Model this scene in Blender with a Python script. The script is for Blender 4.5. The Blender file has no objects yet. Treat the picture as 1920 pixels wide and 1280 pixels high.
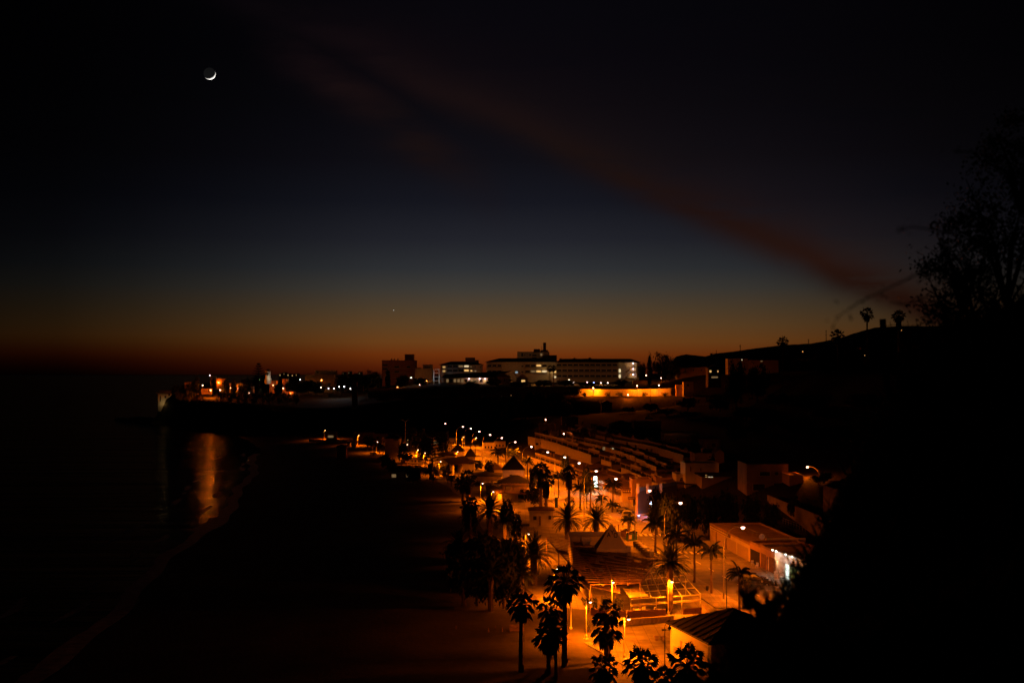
import bpy, math, random
from mathutils import Vector, Matrix, noise
RND = random.Random(11)
S = bpy.context.scene
COL = S.collection
EX = 2 ** 1.5      # exposure of the picture: every lamp is set for it
F, CX, HZ, CZ, GZ = 2330.0, 960.0, 700.0, 36.0, 2.0
rad = math.radians

def X(px, d): return (px - CX) / F * d
def Z(py, d): return CZ - (py - HZ) / F * d
def db(py, z=GZ): return (CZ - z) * F / (py - HZ)

def interp(pts, t):
    if t <= pts[0][0]: a, b = pts[0], pts[1]
    elif t >= pts[-1][0]: a, b = pts[-2], pts[-1]
    else:
        for a, b in zip(pts, pts[1:]):
            if a[0] <= t <= b[0]: break
    return a[1] + (b[1] - a[1]) * (t - a[0]) / (b[0] - a[0])

def sm(t):
    t = max(0.0, min(1.0, t)); return t * t * (3 - 2 * t)

# ------------------------------------------------------------------ terrain
HEADS = [(1393,988),(1276,942),(1218,919),(1155,897),(1118,882.5),(1086,867.5),(1059,856.5),(1027,847),(996.5,837),
         (966,828),(941,820.5),(919,814.5),(899,808.5),(883,803),(868,799.5)]
HEADZ = 12.9
ROAD = sorted([(((CZ - HEADZ) * F / (py - HZ)), X(px, (CZ - HEADZ) * F / (py - HZ))) for px, py in HEADS])
ROAD = [(60, 46.0), (120, 42.0)] + ROAD + [(620, -36.0), (700, -50.0)]
def xr(y): return interp(ROAD, y)
SHORE = [(-40, -44), (60, -50), (144.6, -55.9), (195, -60.3), (239.7, -64.8), (299.6, -70.7), (364.7, -79), (441.5, -92),
         (559, -113.5), (671, -141.6), (776, -186), (856, -240), (900, -262)]
def xs(y):
    if y > 900: return -262 + (y - 900) * 0.35
    return interp(SHORE, y) + 1.3 * math.sin(y * 0.045) + .5 * math.sin(y * 0.17 + 1)
TOE = [(-330, 1300), (-258, 884), (-236, 852), (-186, 778), (-135, 716), (-70, 702), (0, 704), (60, 690), (98, 630), (108, 520), (100, 400),
       (95, 320), (85, 250), (78, 190), (72, 140), (66, 80), (60, -40)]
def sdist(x, y):
    best, sgn = 1e9, 1
    for (ax, ay), (bx, by) in zip(TOE, TOE[1:]):
        dx, dy = bx - ax, by - ay
        t = max(0, min(1, ((x - ax) * dx + (y - ay) * dy) / (dx * dx + dy * dy)))
        ex, ey = x - ax - t * dx, y - ay - t * dy
        q = ex * ex + ey * ey
        if q < best:
            best = q; sgn = 1 if dx * (y - ay) - dy * (x - ax) > 0 else -1
    return sgn * math.sqrt(best)
def H(x, y):
    t = x - xs(y)
    z = min(GZ, t * 0.05) if t > 0 else max(-6.0, t * 0.09)
    if t <= 0 and y < 860: return z
    off = x - xr(y) - 22
    if off > 0 and y < 700:
        z += 7.5 * sm(off / 30) * sm((y - 200) / 80) + min(6, 0.05 * off)
    sd = sdist(x, y)
    if sd > 0:
        zl = 17.5 + 0.045 * (min(y, 1000) - 800)
        zm = 22 + 0.03 * (min(y, 1000) - 750) + 4 * sm((y - 765) / 40)
        kl = sm((x + 120) / 80.0); zp = zl * (1 - kl) + zm * kl
        bmp = sm((y - 620) / 40) * (1 - sm((y - 765) / 25))
        k = sm((x - 75 - 50 * bmp) / 60.0)
        zp = zp * (1 - k) + k * max(36.0, zp)
        w = (12 if x < -190 else 26 - 14 * sm((-150 - x) / 40)) if x < -120 else (26 + 20 * sm((x + 120) / 60) if x < 20 else (46 + 16 * sm((x - 20) / 60) * (1 - sm((x - 130) / 40)) if y > 600 else 42))
        e = sm(sd / w)
        n = noise.noise((x * .03, y * .03, 0)) * 3 + noise.noise((x * .09, y * .09, 4)) * 1.2
        z = z + (zp - z) * e + n * e * (1 - e) * 3
    return z
def g(px, py, d0=95, d1=1290):
    d = d0
    while d < d1:
        if Z(py, d) <= H(X(px, d), d):
            a, b = d - 3, d
            for _ in range(14):
                m = (a + b) / 2
                if Z(py, m) <= H(X(px, m), m): b = m
                else: a = m
            return b
        d += 3
    return d1

# ------------------------------------------------------------------ helpers
class MB:
    def __init__(s): s.v = []; s.f = []; s.ins = None
    def add(s, vs, fs):
        o = len(s.v); s.v += [tuple(p) for p in vs]; s.f += [tuple(o + i for i in q) for q in fs]; return s
    def box(s, x0, x1, y0, y1, z0, z1):
        return s.add([(x0,y0,z0),(x1,y0,z0),(x1,y1,z0),(x0,y1,z0),(x0,y0,z1),(x1,y0,z1),(x1,y1,z1),(x0,y1,z1)],
                     [(0,3,2,1),(4,5,6,7),(0,1,5,4),(1,2,6,5),(2,3,7,6),(3,0,4,7)])
    def bar(s, p, q, w, h=None):
        p, q = Vector(p), Vector(q); h = h or w; d = (q - p).normalized()
        up = Vector((0,0,1)) if abs(d.z) < .95 else Vector((0,1,0))
        a = d.cross(up).normalized() * w / 2; b = a.cross(d).normalized() * h / 2
        return s.add([p-a-b,p+a-b,p+a+b,p-a+b,q-a-b,q+a-b,q+a+b,q-a+b],
                     [(0,3,2,1),(4,5,6,7),(0,1,5,4),(1,2,6,5),(2,3,7,6),(3,0,4,7)])
    def tube(s, pts, rs, n=8):
        pts = [Vector(p) for p in pts]
        if not hasattr(rs, '__len__'): rs = [rs] * len(pts)
        vs, fs = [], []
        for i, p in enumerate(pts):
            d = (pts[min(i+1, len(pts)-1)] - pts[max(i-1, 0)]).normalized()
            up = Vector((0,0,1)) if abs(d.z) < .9 else Vector((0,1,0))
            a = d.cross(up).normalized(); b = a.cross(d).normalized()
            for k in range(n):
                t = 2 * math.pi * k / n
                vs.append(p + (a * math.cos(t) + b * math.sin(t)) * rs[i])
        for i in range(len(pts) - 1):
            for k in range(n):
                fs.append((i*n+k, i*n+(k+1)%n, (i+1)*n+(k+1)%n, (i+1)*n+k))
        fs.append(tuple(range(n-1, -1, -1))); fs.append(tuple((len(pts)-1)*n + k for k in range(n)))
        return s.add(vs, fs)
    def lathe(s, prof, n=12, c=(0,0,0)):
        vs, fs = [], []
        for r, z in prof:
            for k in range(n):
                t = 2 * math.pi * k / n
                vs.append((c[0] + r*math.cos(t), c[1] + r*math.sin(t), c[2] + z))
        for i in range(len(prof) - 1):
            for k in range(n):
                fs.append((i*n+k, i*n+(k+1)%n, (i+1)*n+(k+1)%n, (i+1)*n+k))
        fs.append(tuple(range(n-1,-1,-1))); fs.append(tuple((len(prof)-1)*n+k for k in range(n)))
        return s.add(vs, fs)
    def ball(s, c, r, n=10, m=6, sz=1):
        prof = [(max(.001, r*math.sin(math.pi*i/m)), -r*sz*math.cos(math.pi*i/m)) for i in range(m+1)]
        return s.lathe(prof, n, c)
    def hip(s, x0, x1, y0, y1, z, h, ridge=None, th=.18):
        # hipped roof with a thin eave; ridge along the longer side
        cx, cy = (x0+x1)/2, (y0+y1)/2
        if ridge is None: ridge = max(0.0, abs((x1-x0)-(y1-y0)))
        if (x1-x0) >= (y1-y0): r0, r1 = (cx-ridge/2, cy, z+h), (cx+ridge/2, cy, z+h)
        else: r0, r1 = (cx, cy-ridge/2, z+h), (cx, cy+ridge/2, z+h)
        vs = [(x0,y0,z-th),(x1,y0,z-th),(x1,y1,z-th),(x0,y1,z-th),(x0,y0,z),(x1,y0,z),(x1,y1,z),(x0,y1,z),r0,r1]
        fs = [(0,3,2,1),(0,1,5,4),(1,2,6,5),(2,3,7,6),(3,0,4,7)]
        if (x1-x0) >= (y1-y0): fs += [(4,5,9,8),(5,6,9),(6,7,8,9),(7,4,8)]
        else: fs += [(4,5,8),(5,6,9,8),(6,7,9),(7,4,8,9)]
        return s.add(vs, fs)
    def gable(s, x0, x1, y0, y1, z, h, th=.15):
        # ridge along y (gable faces front)
        cx = (x0+x1)/2
        return s.add([(x0,y0,z-th),(x1,y0,z-th),(x1,y1,z-th),(x0,y1,z-th),(x0,y0,z),(x1,y0,z),(x1,y1,z),(x0,y1,z),(cx,y0,z+h),(cx,y1,z+h)],
                     [(0,3,2,1),(0,1,5,8,4),(2,3,7,9,6),(1,2,6,5),(3,0,4,7),(5,6,9,8),(7,4,8,9)])
    def wall(s, p, q, z0, z1, th):
        p, q = Vector((p[0],p[1],0)), Vector((q[0],q[1],0)); d = (q-p).normalized(); n = Vector((-d.y, d.x, 0)) * th / 2
        c = [p-n, q-n, q+n, p+n]
        return s.add([(a.x,a.y,z0) for a in c] + [(a.x,a.y,z1) for a in c], [(0,3,2,1),(4,5,6,7),(0,1,5,4),(1,2,6,5),(2,3,7,6),(3,0,4,7)])
    def sheet(s, pts, th=.05):
        n = len(pts); lo = [(p[0],p[1],p[2]-th) for p in pts]
        return s.add(list(pts) + lo, [tuple(range(n)), tuple(range(2*n-1, n-1, -1))] + [(i, n+i, n+(i+1)%n, (i+1)%n) for i in range(n)])
    def build(s, name, mat, parent=None, origin=None, loc=None, smooth=False):
        me = bpy.data.meshes.new(name)
        v = s.v if origin is None else [(a-origin[0], b-origin[1], c-origin[2]) for a, b, c in s.v]
        me.from_pydata(v, [], s.f); me.materials.append(M[mat]); me.update()
        if smooth:
            for p in me.polygons: p.use_smooth = True
        o = bpy.data.objects.new(name, me); COL.objects.link(o)
        if parent: o.parent = parent
        if loc: o.location = loc
        return o

def thing(name, label, cat, loc=(0,0,0), rot=0.0, group=None):
    o = bpy.data.objects.new(name, None); COL.objects.link(o); o.empty_display_size = .3
    o.location = loc; o.rotation_euler = (0,0,rot); o['label'] = label; o['category'] = cat
    if group: o['group'] = group
    return o
def tag(o, label, cat, group=None):
    o['label'] = label; o['category'] = cat
    if group: o['group'] = group
    return o
def struct(o): o['kind'] = 'structure'; return o
def stuff(o, label=None): o['kind'] = 'stuff'; return o
def dup(r, loc, rot=0.0, label=None, group=None, scale=None, parent=None):
    c = r.copy(); COL.objects.link(c)
    if parent: c.parent = parent
    else:
        c.location = loc; c.rotation_euler = (0,0,rot)
        if scale: c.scale = scale if hasattr(scale, '__len__') else (scale,)*3
        if label: c['label'] = label
        if group: c['group'] = group
    for ch in list(r.children): dup(ch, None, parent=c)
    return c
ORD = ['first','second','third','fourth','fifth','sixth','seventh','eighth','ninth','tenth','eleventh','twelfth','thirteenth','fourteenth','fifteenth','sixteenth']

# ------------------------------------------------------------------ materials
M = {}
def nodes(name):
    m = bpy.data.materials.new(name); m.use_nodes = True; M[name] = m
    nt = m.node_tree; return m, nt, nt.nodes['Principled BSDF']
def mat(name, col, rough=.8, var=.25, scale=1.0, bump=.0, metal=0.0, coord='Object', detail=4, spec=.3, bdist=.05):
    m, nt, b = nodes(name)
    b.inputs['Roughness'].default_value = rough; b.inputs['Metallic'].default_value = metal
    b.inputs['Specular IOR Level'].default_value = spec
    tc = nt.nodes.new('ShaderNodeTexCoord'); n = nt.nodes.new('ShaderNodeTexNoise')
    n.inputs['Scale'].default_value = scale; n.inputs['Detail'].default_value = detail
    nt.links.new(tc.outputs[coord], n.inputs['Vector'])
    r = nt.nodes.new('ShaderNodeValToRGB'); e = r.color_ramp.elements
    e[0].position, e[1].position = .3, .7
    e[0].color = tuple(c*(1-var) for c in col) + (1,); e[1].color = tuple(min(1, c*(1+var)) for c in col) + (1,)
    nt.links.new(n.outputs['Fac'], r.inputs['Fac']); nt.links.new(r.outputs['Color'], b.inputs['Base Color'])
    if bump:
        bp = nt.nodes.new('ShaderNodeBump'); bp.inputs['Strength'].default_value = bump; bp.inputs['Distance'].default_value = bdist
        nt.links.new(n.outputs['Fac'], bp.inputs['Height']); nt.links.new(bp.outputs['Normal'], b.inputs['Normal'])
    return m
def emis(name, col, k):
    m, nt, b = nodes(name)
    b.inputs['Base Color'].default_value = (.05,.05,.05,1)
    b.inputs['Emission Color'].default_value = tuple(col) + (1,); b.inputs['Emission Strength'].default_value = k / EX
    return m
def brick(name, c1, c2, mortar, scale, rough=.85, sx=.5, sy=.25, rotx=0):
    m, nt, b = nodes(name); b.inputs['Roughness'].default_value = rough
    tc = nt.nodes.new('ShaderNodeTexCoord'); mp = nt.nodes.new('ShaderNodeMapping'); mp.inputs['Rotation'].default_value = (rotx,0,0)
    br = nt.nodes.new('ShaderNodeTexBrick'); br.inputs['Scale'].default_value = scale
    br.inputs['Color1'].default_value = c1+(1,); br.inputs['Color2'].default_value = c2+(1,); br.inputs['Mortar'].default_value = mortar+(1,)
    br.inputs['Brick Width'].default_value = sx; br.inputs['Row Height'].default_value = sy
    nt.links.new(tc.outputs['Object'], mp.inputs['Vector']); nt.links.new(mp.outputs['Vector'], br.inputs['Vector'])
    nt.links.new(br.outputs['Color'], b.inputs['Base Color'])
    bp = nt.nodes.new('ShaderNodeBump'); bp.inputs['Strength'].default_value = .5; bp.inputs['Distance'].default_value = .03
    nt.links.new(br.outputs['Color'], bp.inputs['Height']); nt.links.new(bp.outputs['Normal'], b.inputs['Normal'])
def tiles(name, c, per=.28):
    # clay pan tiles: ribs running down the slope plus noise
    m, nt, b = nodes(name); b.inputs['Roughness'].default_value = .85
    tc = nt.nodes.new('ShaderNodeTexCoord')
    w = nt.nodes.new('ShaderNodeTexWave'); w.bands_direction = 'X'; w.inputs['Scale'].default_value = 1/per/ 6.28 * 2; w.inputs['Distortion'].default_value = .6
    n = nt.nodes.new('ShaderNodeTexNoise'); n.inputs['Scale'].default_value = 1.5; n.inputs['Detail'].default_value = 5
    for q in (w, n): nt.links.new(tc.outputs['Object'], q.inputs['Vector'])
    r = nt.nodes.new('ShaderNodeValToRGB'); r.color_ramp.elements[0].color = tuple(x*.55 for x in c)+(1,); r.color_ramp.elements[1].color = tuple(x*1.35 for x in c)+(1,)
    r.color_ramp.elements[0].position = .3; r.color_ramp.elements[1].position = .72
    nt.links.new(n.outputs['Fac'], r.inputs['Fac']); nt.links.new(r.outputs['Color'], b.inputs['Base Color'])
    bp = nt.nodes.new('ShaderNodeBump'); bp.inputs['Strength'].default_value = .8; bp.inputs['Distance'].default_value = .08
    nt.links.new(w.outputs['Fac'], bp.inputs['Height']); nt.links.new(bp.outputs['Normal'], b.inputs['Normal'])

mat('white_wall', (.62,.58,.5), .85, .12, .8, .1)
mat('cream_wall', (.5,.43,.33), .85, .14, .5, .1)
mat('ochre_wall', (.42,.27,.16), .85, .16, .5, .1)
mat('brick_wall', (.3,.13,.08), .9, .2, .6, .1)
mat('stucco', (.26,.2,.14), .9, .2, .4, .15)
mat('concrete', (.3,.28,.25), .9, .2, .5, .1)
mat('dark_concrete', (.16,.1,.08), .9, .2, .3, .1)
tiles('roof_tile', (.12,.06,.038)); tiles('dark_tile', (.008,.006,.005))
mat('thatch', (.035,.022,.014), .95, .4, 6, .5)
mat('flat_roof', (.3,.2,.14), .9, .2, .4, .1)
mat('dark_roof', (.035,.03,.028), .9, .2, .6)
mat('glass', (.02,.022,.025), .12, .2, .3, spec=.6)
mat('dark_glass', (.03,.028,.025), .3, .3, .3)
mat('door', (.12,.07,.04), .6, .2, 2)
mat('shutter', (.34,.27,.2), .6, .1, 3)
mat('metal', (.28,.27,.26), .45, .15, 2, metal=.6)
mat('dark_metal', (.03,.03,.032), .5, .2, 2, metal=.3)
mat('lamp_metal', (.24,.23,.21), .5, .1, 2)
mat('white_metal', (.7,.68,.64), .45, .08, 2)
mat('wood', (.26,.16,.095), .75, .35, 3, .2)
mat('cane', (.05,.028,.018), .9, .45, 7, .4)
mat('pale_canvas', (.52,.45,.36), .85, .1, 1.5, .1)
mat('canvas_and_recess_shade', (.02,.018,.017), .9, .2, 2)  # near-black canvas; also stands in for shade in recesses and porches
mat('pyramid_plaster', (.56,.49,.41), .9, .1, .7, .1)
mat('black_letter', (.015,.012,.01), .6, .1, 1)
mat('palm_trunk', (.1,.07,.05), .95, .35, 5, .6)
mat('palm_leaf', (.013,.02,.007), .6, .35, 1.2)
mat('dry_leaf', (.06,.042,.025), .9, .35, 2)
mat('tree_leaf', (.014,.021,.008), .7, .4, .8)
mat('olive_leaf', (.035,.042,.018), .7, .4, .8)
mat('bark', (.1,.07,.05), .95, .35, 4, .5)
mat('stone', (.3,.24,.18), .95, .35, 2.5, .7)
mat('rock', (.17,.1,.065), .95, .4, .3, .8, bdist=.5)
mat('asphalt', (.12,.115,.11), .8, .3, .5, .25, detail=10)
m, nt, b = nodes('paving'); b.inputs['Roughness'].default_value = .85
tc = nt.nodes.new('ShaderNodeTexCoord'); n1 = nt.nodes.new('ShaderNodeTexNoise'); n1.inputs['Scale'].default_value = .33; n1.inputs['Detail'].default_value = 12; n1.inputs['Roughness'].default_value = .68
br = nt.nodes.new('ShaderNodeTexBrick'); br.inputs['Scale'].default_value = 1.0; br.inputs['Brick Width'].default_value = 1.6; br.inputs['Row Height'].default_value = 1.6; br.inputs['Mortar Size'].default_value = .035; br.offset = 0
br.inputs['Color1'].default_value = (1,1,1,1); br.inputs['Color2'].default_value = (.8,.8,.8,1); br.inputs['Mortar'].default_value = (.45,.43,.4,1)
r1 = nt.nodes.new('ShaderNodeValToRGB'); e = r1.color_ramp.elements; e[0].position, e[1].position = .34, .66; e[0].color = (.13,.115,.095,1); e[1].color = (.33,.3,.26,1)
mx = nt.nodes.new('ShaderNodeMix'); mx.data_type = 'RGBA'; mx.blend_type = 'MULTIPLY'; mx.inputs['Factor'].default_value = 1
for q in (n1, br): nt.links.new(tc.outputs['Object'], q.inputs['Vector'])
nt.links.new(n1.outputs['Fac'], r1.inputs['Fac']); nt.links.new(r1.outputs['Color'], mx.inputs['A']); nt.links.new(br.outputs['Color'], mx.inputs['B']); nt.links.new(mx.outputs['Result'], b.inputs['Base Color'])
bp = nt.nodes.new('ShaderNodeBump'); bp.inputs['Strength'].default_value = .4; bp.inputs['Distance'].default_value = .06; nt.links.new(n1.outputs['Fac'], bp.inputs['Height']); nt.links.new(bp.outputs['Normal'], b.inputs['Normal'])
mat('road_paint', (.7,.68,.62), .7, .15, 3)
mat('silver_paint', (.5,.5,.5), .3, .04, 1, metal=.5, spec=.5)
mat('dark_paint', (.02,.02,.022), .25, .1, 1, spec=.5)
mat('tyre', (.015,.015,.015), .85, .1, 3)
mat('blue_panel', (.03,.06,.3), .5, .1, 1)
mat('green_plastic', (.03,.1,.04), .5, .2, 2)
mat('grey_plastic', (.08,.085,.08), .55, .2, 2)
mat('brown_panel', (.15,.09,.06), .6, .2, 2)
mat('red_panel', (.5,.04,.03), .5, .1, 2)
mat('wire', (.04,.035,.03), .7, .2, 5, metal=.4)
brick('plank', (.2,.1,.05), (.15,.075,.04), (.05,.025,.015), 1.0, sx=4, sy=.22, rotx=rad(90))
brick('rubble', (.34,.26,.18), (.24,.18,.12), (.1,.075,.05), 1.6, sx=.5, sy=.3, rotx=rad(90))
SOD = (1.0, .15, .001)
emis('sodium_glow', (1,.5,.36), 12); emis('sodium_dim', (1,.42,.16), 6)
emis('white_glow', (1,.95,.85), 9); emis('pink_glow', (1,.66,.8), 9); emis('blue_glow', (.35,.4,1), 8)
emis('warm_window', (1,.56,.17), .95); emis('white_window', (1,.76,.42), .85); emis('cool_window', (.6,.85,1), .35); emis('dim_window', (1,.6,.25), .16)
emis('sign_glow', (.75,1,.85), 4); emis('globe_glow', (.6,.68,1), 8); emis('shop_glow', (.85,1,.9), 1.9); emis('green_glow', (.45,.6,.08), .35)
emis('red_glow', (1,.08,.04), 2)

# sand and earth for the terrain
m, nt, b = nodes('sand'); b.inputs['Roughness'].default_value = .95; b.inputs['Specular IOR Level'].default_value = .1
tc = nt.nodes.new('ShaderNodeTexCoord')
n1 = nt.nodes.new('ShaderNodeTexNoise'); n1.inputs['Scale'].default_value = .12; n1.inputs['Detail'].default_value = 9; n1.inputs['Roughness'].default_value = .65
n2 = nt.nodes.new('ShaderNodeTexNoise'); n2.inputs['Scale'].default_value = 1.7; n2.inputs['Detail'].default_value = 6
for q in (n1, n2): nt.links.new(tc.outputs['Object'], q.inputs['Vector'])
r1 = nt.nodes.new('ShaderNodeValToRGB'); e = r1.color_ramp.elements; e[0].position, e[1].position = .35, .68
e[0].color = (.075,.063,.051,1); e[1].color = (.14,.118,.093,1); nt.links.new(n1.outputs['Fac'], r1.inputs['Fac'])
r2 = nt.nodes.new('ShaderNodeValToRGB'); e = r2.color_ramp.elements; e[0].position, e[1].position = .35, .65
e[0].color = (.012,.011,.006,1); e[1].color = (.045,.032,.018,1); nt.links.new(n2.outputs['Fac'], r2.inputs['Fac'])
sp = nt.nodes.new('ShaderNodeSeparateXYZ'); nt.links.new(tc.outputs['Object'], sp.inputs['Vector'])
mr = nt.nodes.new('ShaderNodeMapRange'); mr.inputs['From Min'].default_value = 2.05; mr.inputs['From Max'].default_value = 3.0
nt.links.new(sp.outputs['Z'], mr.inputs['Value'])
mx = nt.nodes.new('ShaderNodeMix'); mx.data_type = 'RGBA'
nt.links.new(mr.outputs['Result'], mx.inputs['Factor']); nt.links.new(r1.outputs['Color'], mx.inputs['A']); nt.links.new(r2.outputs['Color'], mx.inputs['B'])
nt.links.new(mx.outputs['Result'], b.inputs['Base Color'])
bp = nt.nodes.new('ShaderNodeBump'); bp.inputs['Strength'].default_value = .7; bp.inputs['Distance'].default_value = .12
nt.links.new(n2.outputs['Fac'], bp.inputs['Height']); nt.links.new(bp.outputs['Normal'], b.inputs['Normal'])

# sea
m, nt, b = nodes('sea_water'); b.inputs['Base Color'].default_value = (.004,.006,.008,1); b.inputs['Roughness'].default_value = .12; b.inputs['IOR'].default_value = 1.33
tc = nt.nodes.new('ShaderNodeTexCoord'); mp = nt.nodes.new('ShaderNodeMapping'); mp.inputs['Scale'].default_value = (.16, 1.0, 1); mp.inputs['Rotation'].default_value = (0,0,rad(-8))
n1 = nt.nodes.new('ShaderNodeTexNoise'); n1.inputs['Scale'].default_value = .07; n1.inputs['Detail'].default_value = 8; n1.inputs['Roughness'].default_value = .6
nt.links.new(tc.outputs['Object'], mp.inputs['Vector']); nt.links.new(mp.outputs['Vector'], n1.inputs['Vector'])
bp = nt.nodes.new('ShaderNodeBump'); bp.inputs['Strength'].default_value = 1.0; bp.inputs['Distance'].default_value = 3.6
n9 = nt.nodes.new('ShaderNodeTexNoise'); n9.inputs['Scale'].default_value = .028; n9.inputs['Detail'].default_value = 3; nt.links.new(mp.outputs['Vector'], n9.inputs['Vector'])
b9 = nt.nodes.new('ShaderNodeBump'); b9.inputs['Strength'].default_value = 1.0; b9.inputs['Distance'].default_value = 4.5; nt.links.new(n9.outputs['Fac'], b9.inputs['Height']); nt.links.new(b9.outputs['Normal'], bp.inputs['Normal'])
nt.links.new(n1.outputs['Fac'], bp.inputs['Height']); nt.links.new(bp.outputs['Normal'], b.inputs['Normal'])
df = nt.nodes.new('ShaderNodeBsdfDiffuse'); df.inputs['Color'].default_value = (.003,.004,.005,1); mxs = nt.nodes.new('ShaderNodeMixShader'); mxs.inputs['Fac'].default_value = .76  # dark diffuse share stands in for waves shadowing each other
nt.links.new(b.outputs['BSDF'], mxs.inputs[1]); nt.links.new(df.outputs['BSDF'], mxs.inputs[2]); nt.links.new(mxs.outputs['Shader'], nt.nodes['Material Output'].inputs['Surface'])
mat('foam', (.4,.42,.45), .6, .5, .6, .2)
mat('mountain', (.03,.028,.028), 1, .2, .002)
# ------------------------------------------------------------------ camera, world, sun
cam = bpy.data.cameras.new('camera'); co = bpy.data.objects.new('camera', cam); COL.objects.link(co)
cam.sensor_width = 36; cam.lens = F / 1920 * 36; cam.shift_y = 60 / 1920
co.location = (0, 0, CZ); co.rotation_euler = (rad(90), 0, 0)
cam.clip_start = .2; cam.clip_end = 200000
cam.dof.use_dof = True; cam.dof.focus_distance = 260; cam.dof.aperture_fstop = 1.8
S.camera = co
vs = S.view_settings; vs.view_transform = 'Standard'; vs.look = 'None'; vs.gamma = 1; vs.exposure = 1.5; vs.use_curve_mapping = False
S.cycles.use_denoising = True; S.cycles.max_bounces = 4; S.cycles.diffuse_bounces = 2; S.cycles.glossy_bounces = 2
S.cycles.sample_clamp_indirect = 3; S.cycles.caustics_reflective = False; S.cycles.caustics_refractive = False
S.cycles.blur_glossy = .5

def lin(c): c /= 255.0; return c/12.92 if c <= .04045 else ((c+.055)/1.055)**2.4
w = bpy.data.worlds.new('World'); S.world = w; w.use_nodes = True; nt = w.node_tree; bg = nt.nodes['Background']
N = nt.nodes.new; L = nt.links.new
tc = N('ShaderNodeTexCoord'); sp = N('ShaderNodeSeparateXYZ'); L(tc.outputs['Generated'], sp.inputs[0])
def mth(op, a, b=None, clamp=False):
    n = N('ShaderNodeMath'); n.operation = op; n.use_clamp = clamp
    for i, q in enumerate((a, b)):
        if q is None: continue
        if isinstance(q, (int, float)): n.inputs[i].default_value = q
        else: L(q, n.inputs[i])
    return n.outputs[0]
def ramp(fac, stops):
    r = N('ShaderNodeValToRGB'); e = r.color_ramp.elements
    while len(e) < len(stops): e.new(.5)
    for q, (p, c) in zip(e, stops):
        q.position = p; q.color = (tuple(lin(v) for v in c) if len(c) == 3 else tuple(c[:3])) + (1,)
    L(fac, r.inputs['Fac']); return r.outputs['Color']
yy = mth('MAXIMUM', sp.outputs['Y'], .02)
u = mth('DIVIDE', sp.outputs['X'], yy); v = mth('DIVIDE', sp.outputs['Z'], yy)
zc = mth('MULTIPLY', sp.outputs['Z'], 1.0)
fz = mth('DIVIDE', mth('MAXIMUM', zc, 0.0), .32, True)
pz = lambda py: ((700-py)/2330) / math.sqrt(1+((700-py)/2330)**2) / .32
sky = ramp(fz, [(0,(64,20,5)),(pz(688),(84,29,6)),(pz(664),(108,48,12)),(pz(640),(108,64,26)),(pz(612),(96,67,37)),(pz(580),(80,64,45)),(pz(542),(61,58,53)),(pz(505),(46,48,51)),(pz(450),(33,34,41)),(pz(380),(21,22,30)),(pz(300),(15,14,20)),(pz(200),(10,9,14)),(pz(100),(7,6,11)),(1,(5,5,9))])
az = mth('ARCTAN2', sp.outputs['X'], sp.outputs['Y'])
fa = mth('ADD', mth('DIVIDE', az, 1.4), .5, True)
A = lambda px: math.atan((px-960)/2330)/1.4 + .5
gl = ramp(fa, [(0,(.05,)*3+(1,)),(A(-100),(.08,)*3+(1,)),(A(110),(.14,)*3+(1,)),(A(250),(.25,)*3+(1,)),(A(420),(.45,)*3+(1,)),(A(700),(.88,)*3+(1,)),(A(860),(1,)*3+(1,)),(A(1050),(1,)*3+(1,)),(A(1400),(.76,)*3+(1,)),(A(1750),(.38,)*3+(1,)),(A(2050),(.2,)*3+(1,)),(1,(.06,)*3+(1,))])
def mixc(t, f, a, b):
    n = N('ShaderNodeMix'); n.data_type = 'RGBA'; n.blend_type = t
    if isinstance(f, (int, float)): n.inputs['Factor'].default_value = f
    else: L(f, n.inputs['Factor'])
    for k, q in (('A', a), ('B', b)):
        if isinstance(q, tuple): n.inputs[k].default_value = q
        else: L(q, n.inputs[k])
    return n.outputs['Result']
col = mixc('MULTIPLY', 1.0, sky, gl)
low = ramp(mth('DIVIDE', mth('MAXIMUM', sp.outputs['Z'], 0.0), .03, True), [(0,(.12,.08,.07,1)),(.35,(.35,.28,.25,1)),(1,(1,1,1,1))])
lft = ramp(fa, [(A(-200),(1,1,1,1)),(A(120),(1,1,1,1)),(A(420),(.55,.55,.55,1)),(A(720),(0,0,0,1))])
col = mixc('MULTIPLY', lft, col, low)
# thin bank of dusk cloud: two long streaks crossing the sky
cb = N('ShaderNodeCombineXYZ'); L(u, cb.inputs[0]); L(v, cb.inputs[1])
rot = N('ShaderNodeMapping'); rot.inputs['Rotation'].default_value = (0,0,rad(27)); rot.inputs['Scale'].default_value = (7, 34, 1); L(cb.outputs[0], rot.inputs[0])
nz = N('ShaderNodeTexNoise'); nz.inputs['Scale'].default_value = 1.0; nz.inputs['Detail'].default_value = 6; nz.inputs['Roughness'].default_value = .55; L(rot.outputs[0], nz.inputs['Vector'])
nz2 = N('ShaderNodeTexNoise'); nz2.inputs['Scale'].default_value = 9; nz2.inputs['Detail'].default_value = 4; L(cb.outputs[0], nz2.inputs['Vector'])
wob = mth('MULTIPLY', mth('SUBTRACT', nz2.outputs['Fac'], .5), .03)
vc = mth('ADD', mth('SUBTRACT', .203, mth('MULTIPLY', u, .455)), wob)
dv = mth('SUBTRACT', v, vc)
wid = mth('ADD', .016, mth('MULTIPLY', mth('MAXIMUM', dv, 0.0), .5))
band = mth('EXPONENT', mth('MULTIPLY', mth('POWER', mth('DIVIDE', dv, wid), 2.0), -1.0))
band = mth('MULTIPLY', band, mth('SUBTRACT', mth('MULTIPLY', nz.outputs['Fac'], 2.6), .2, True), True)
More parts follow.
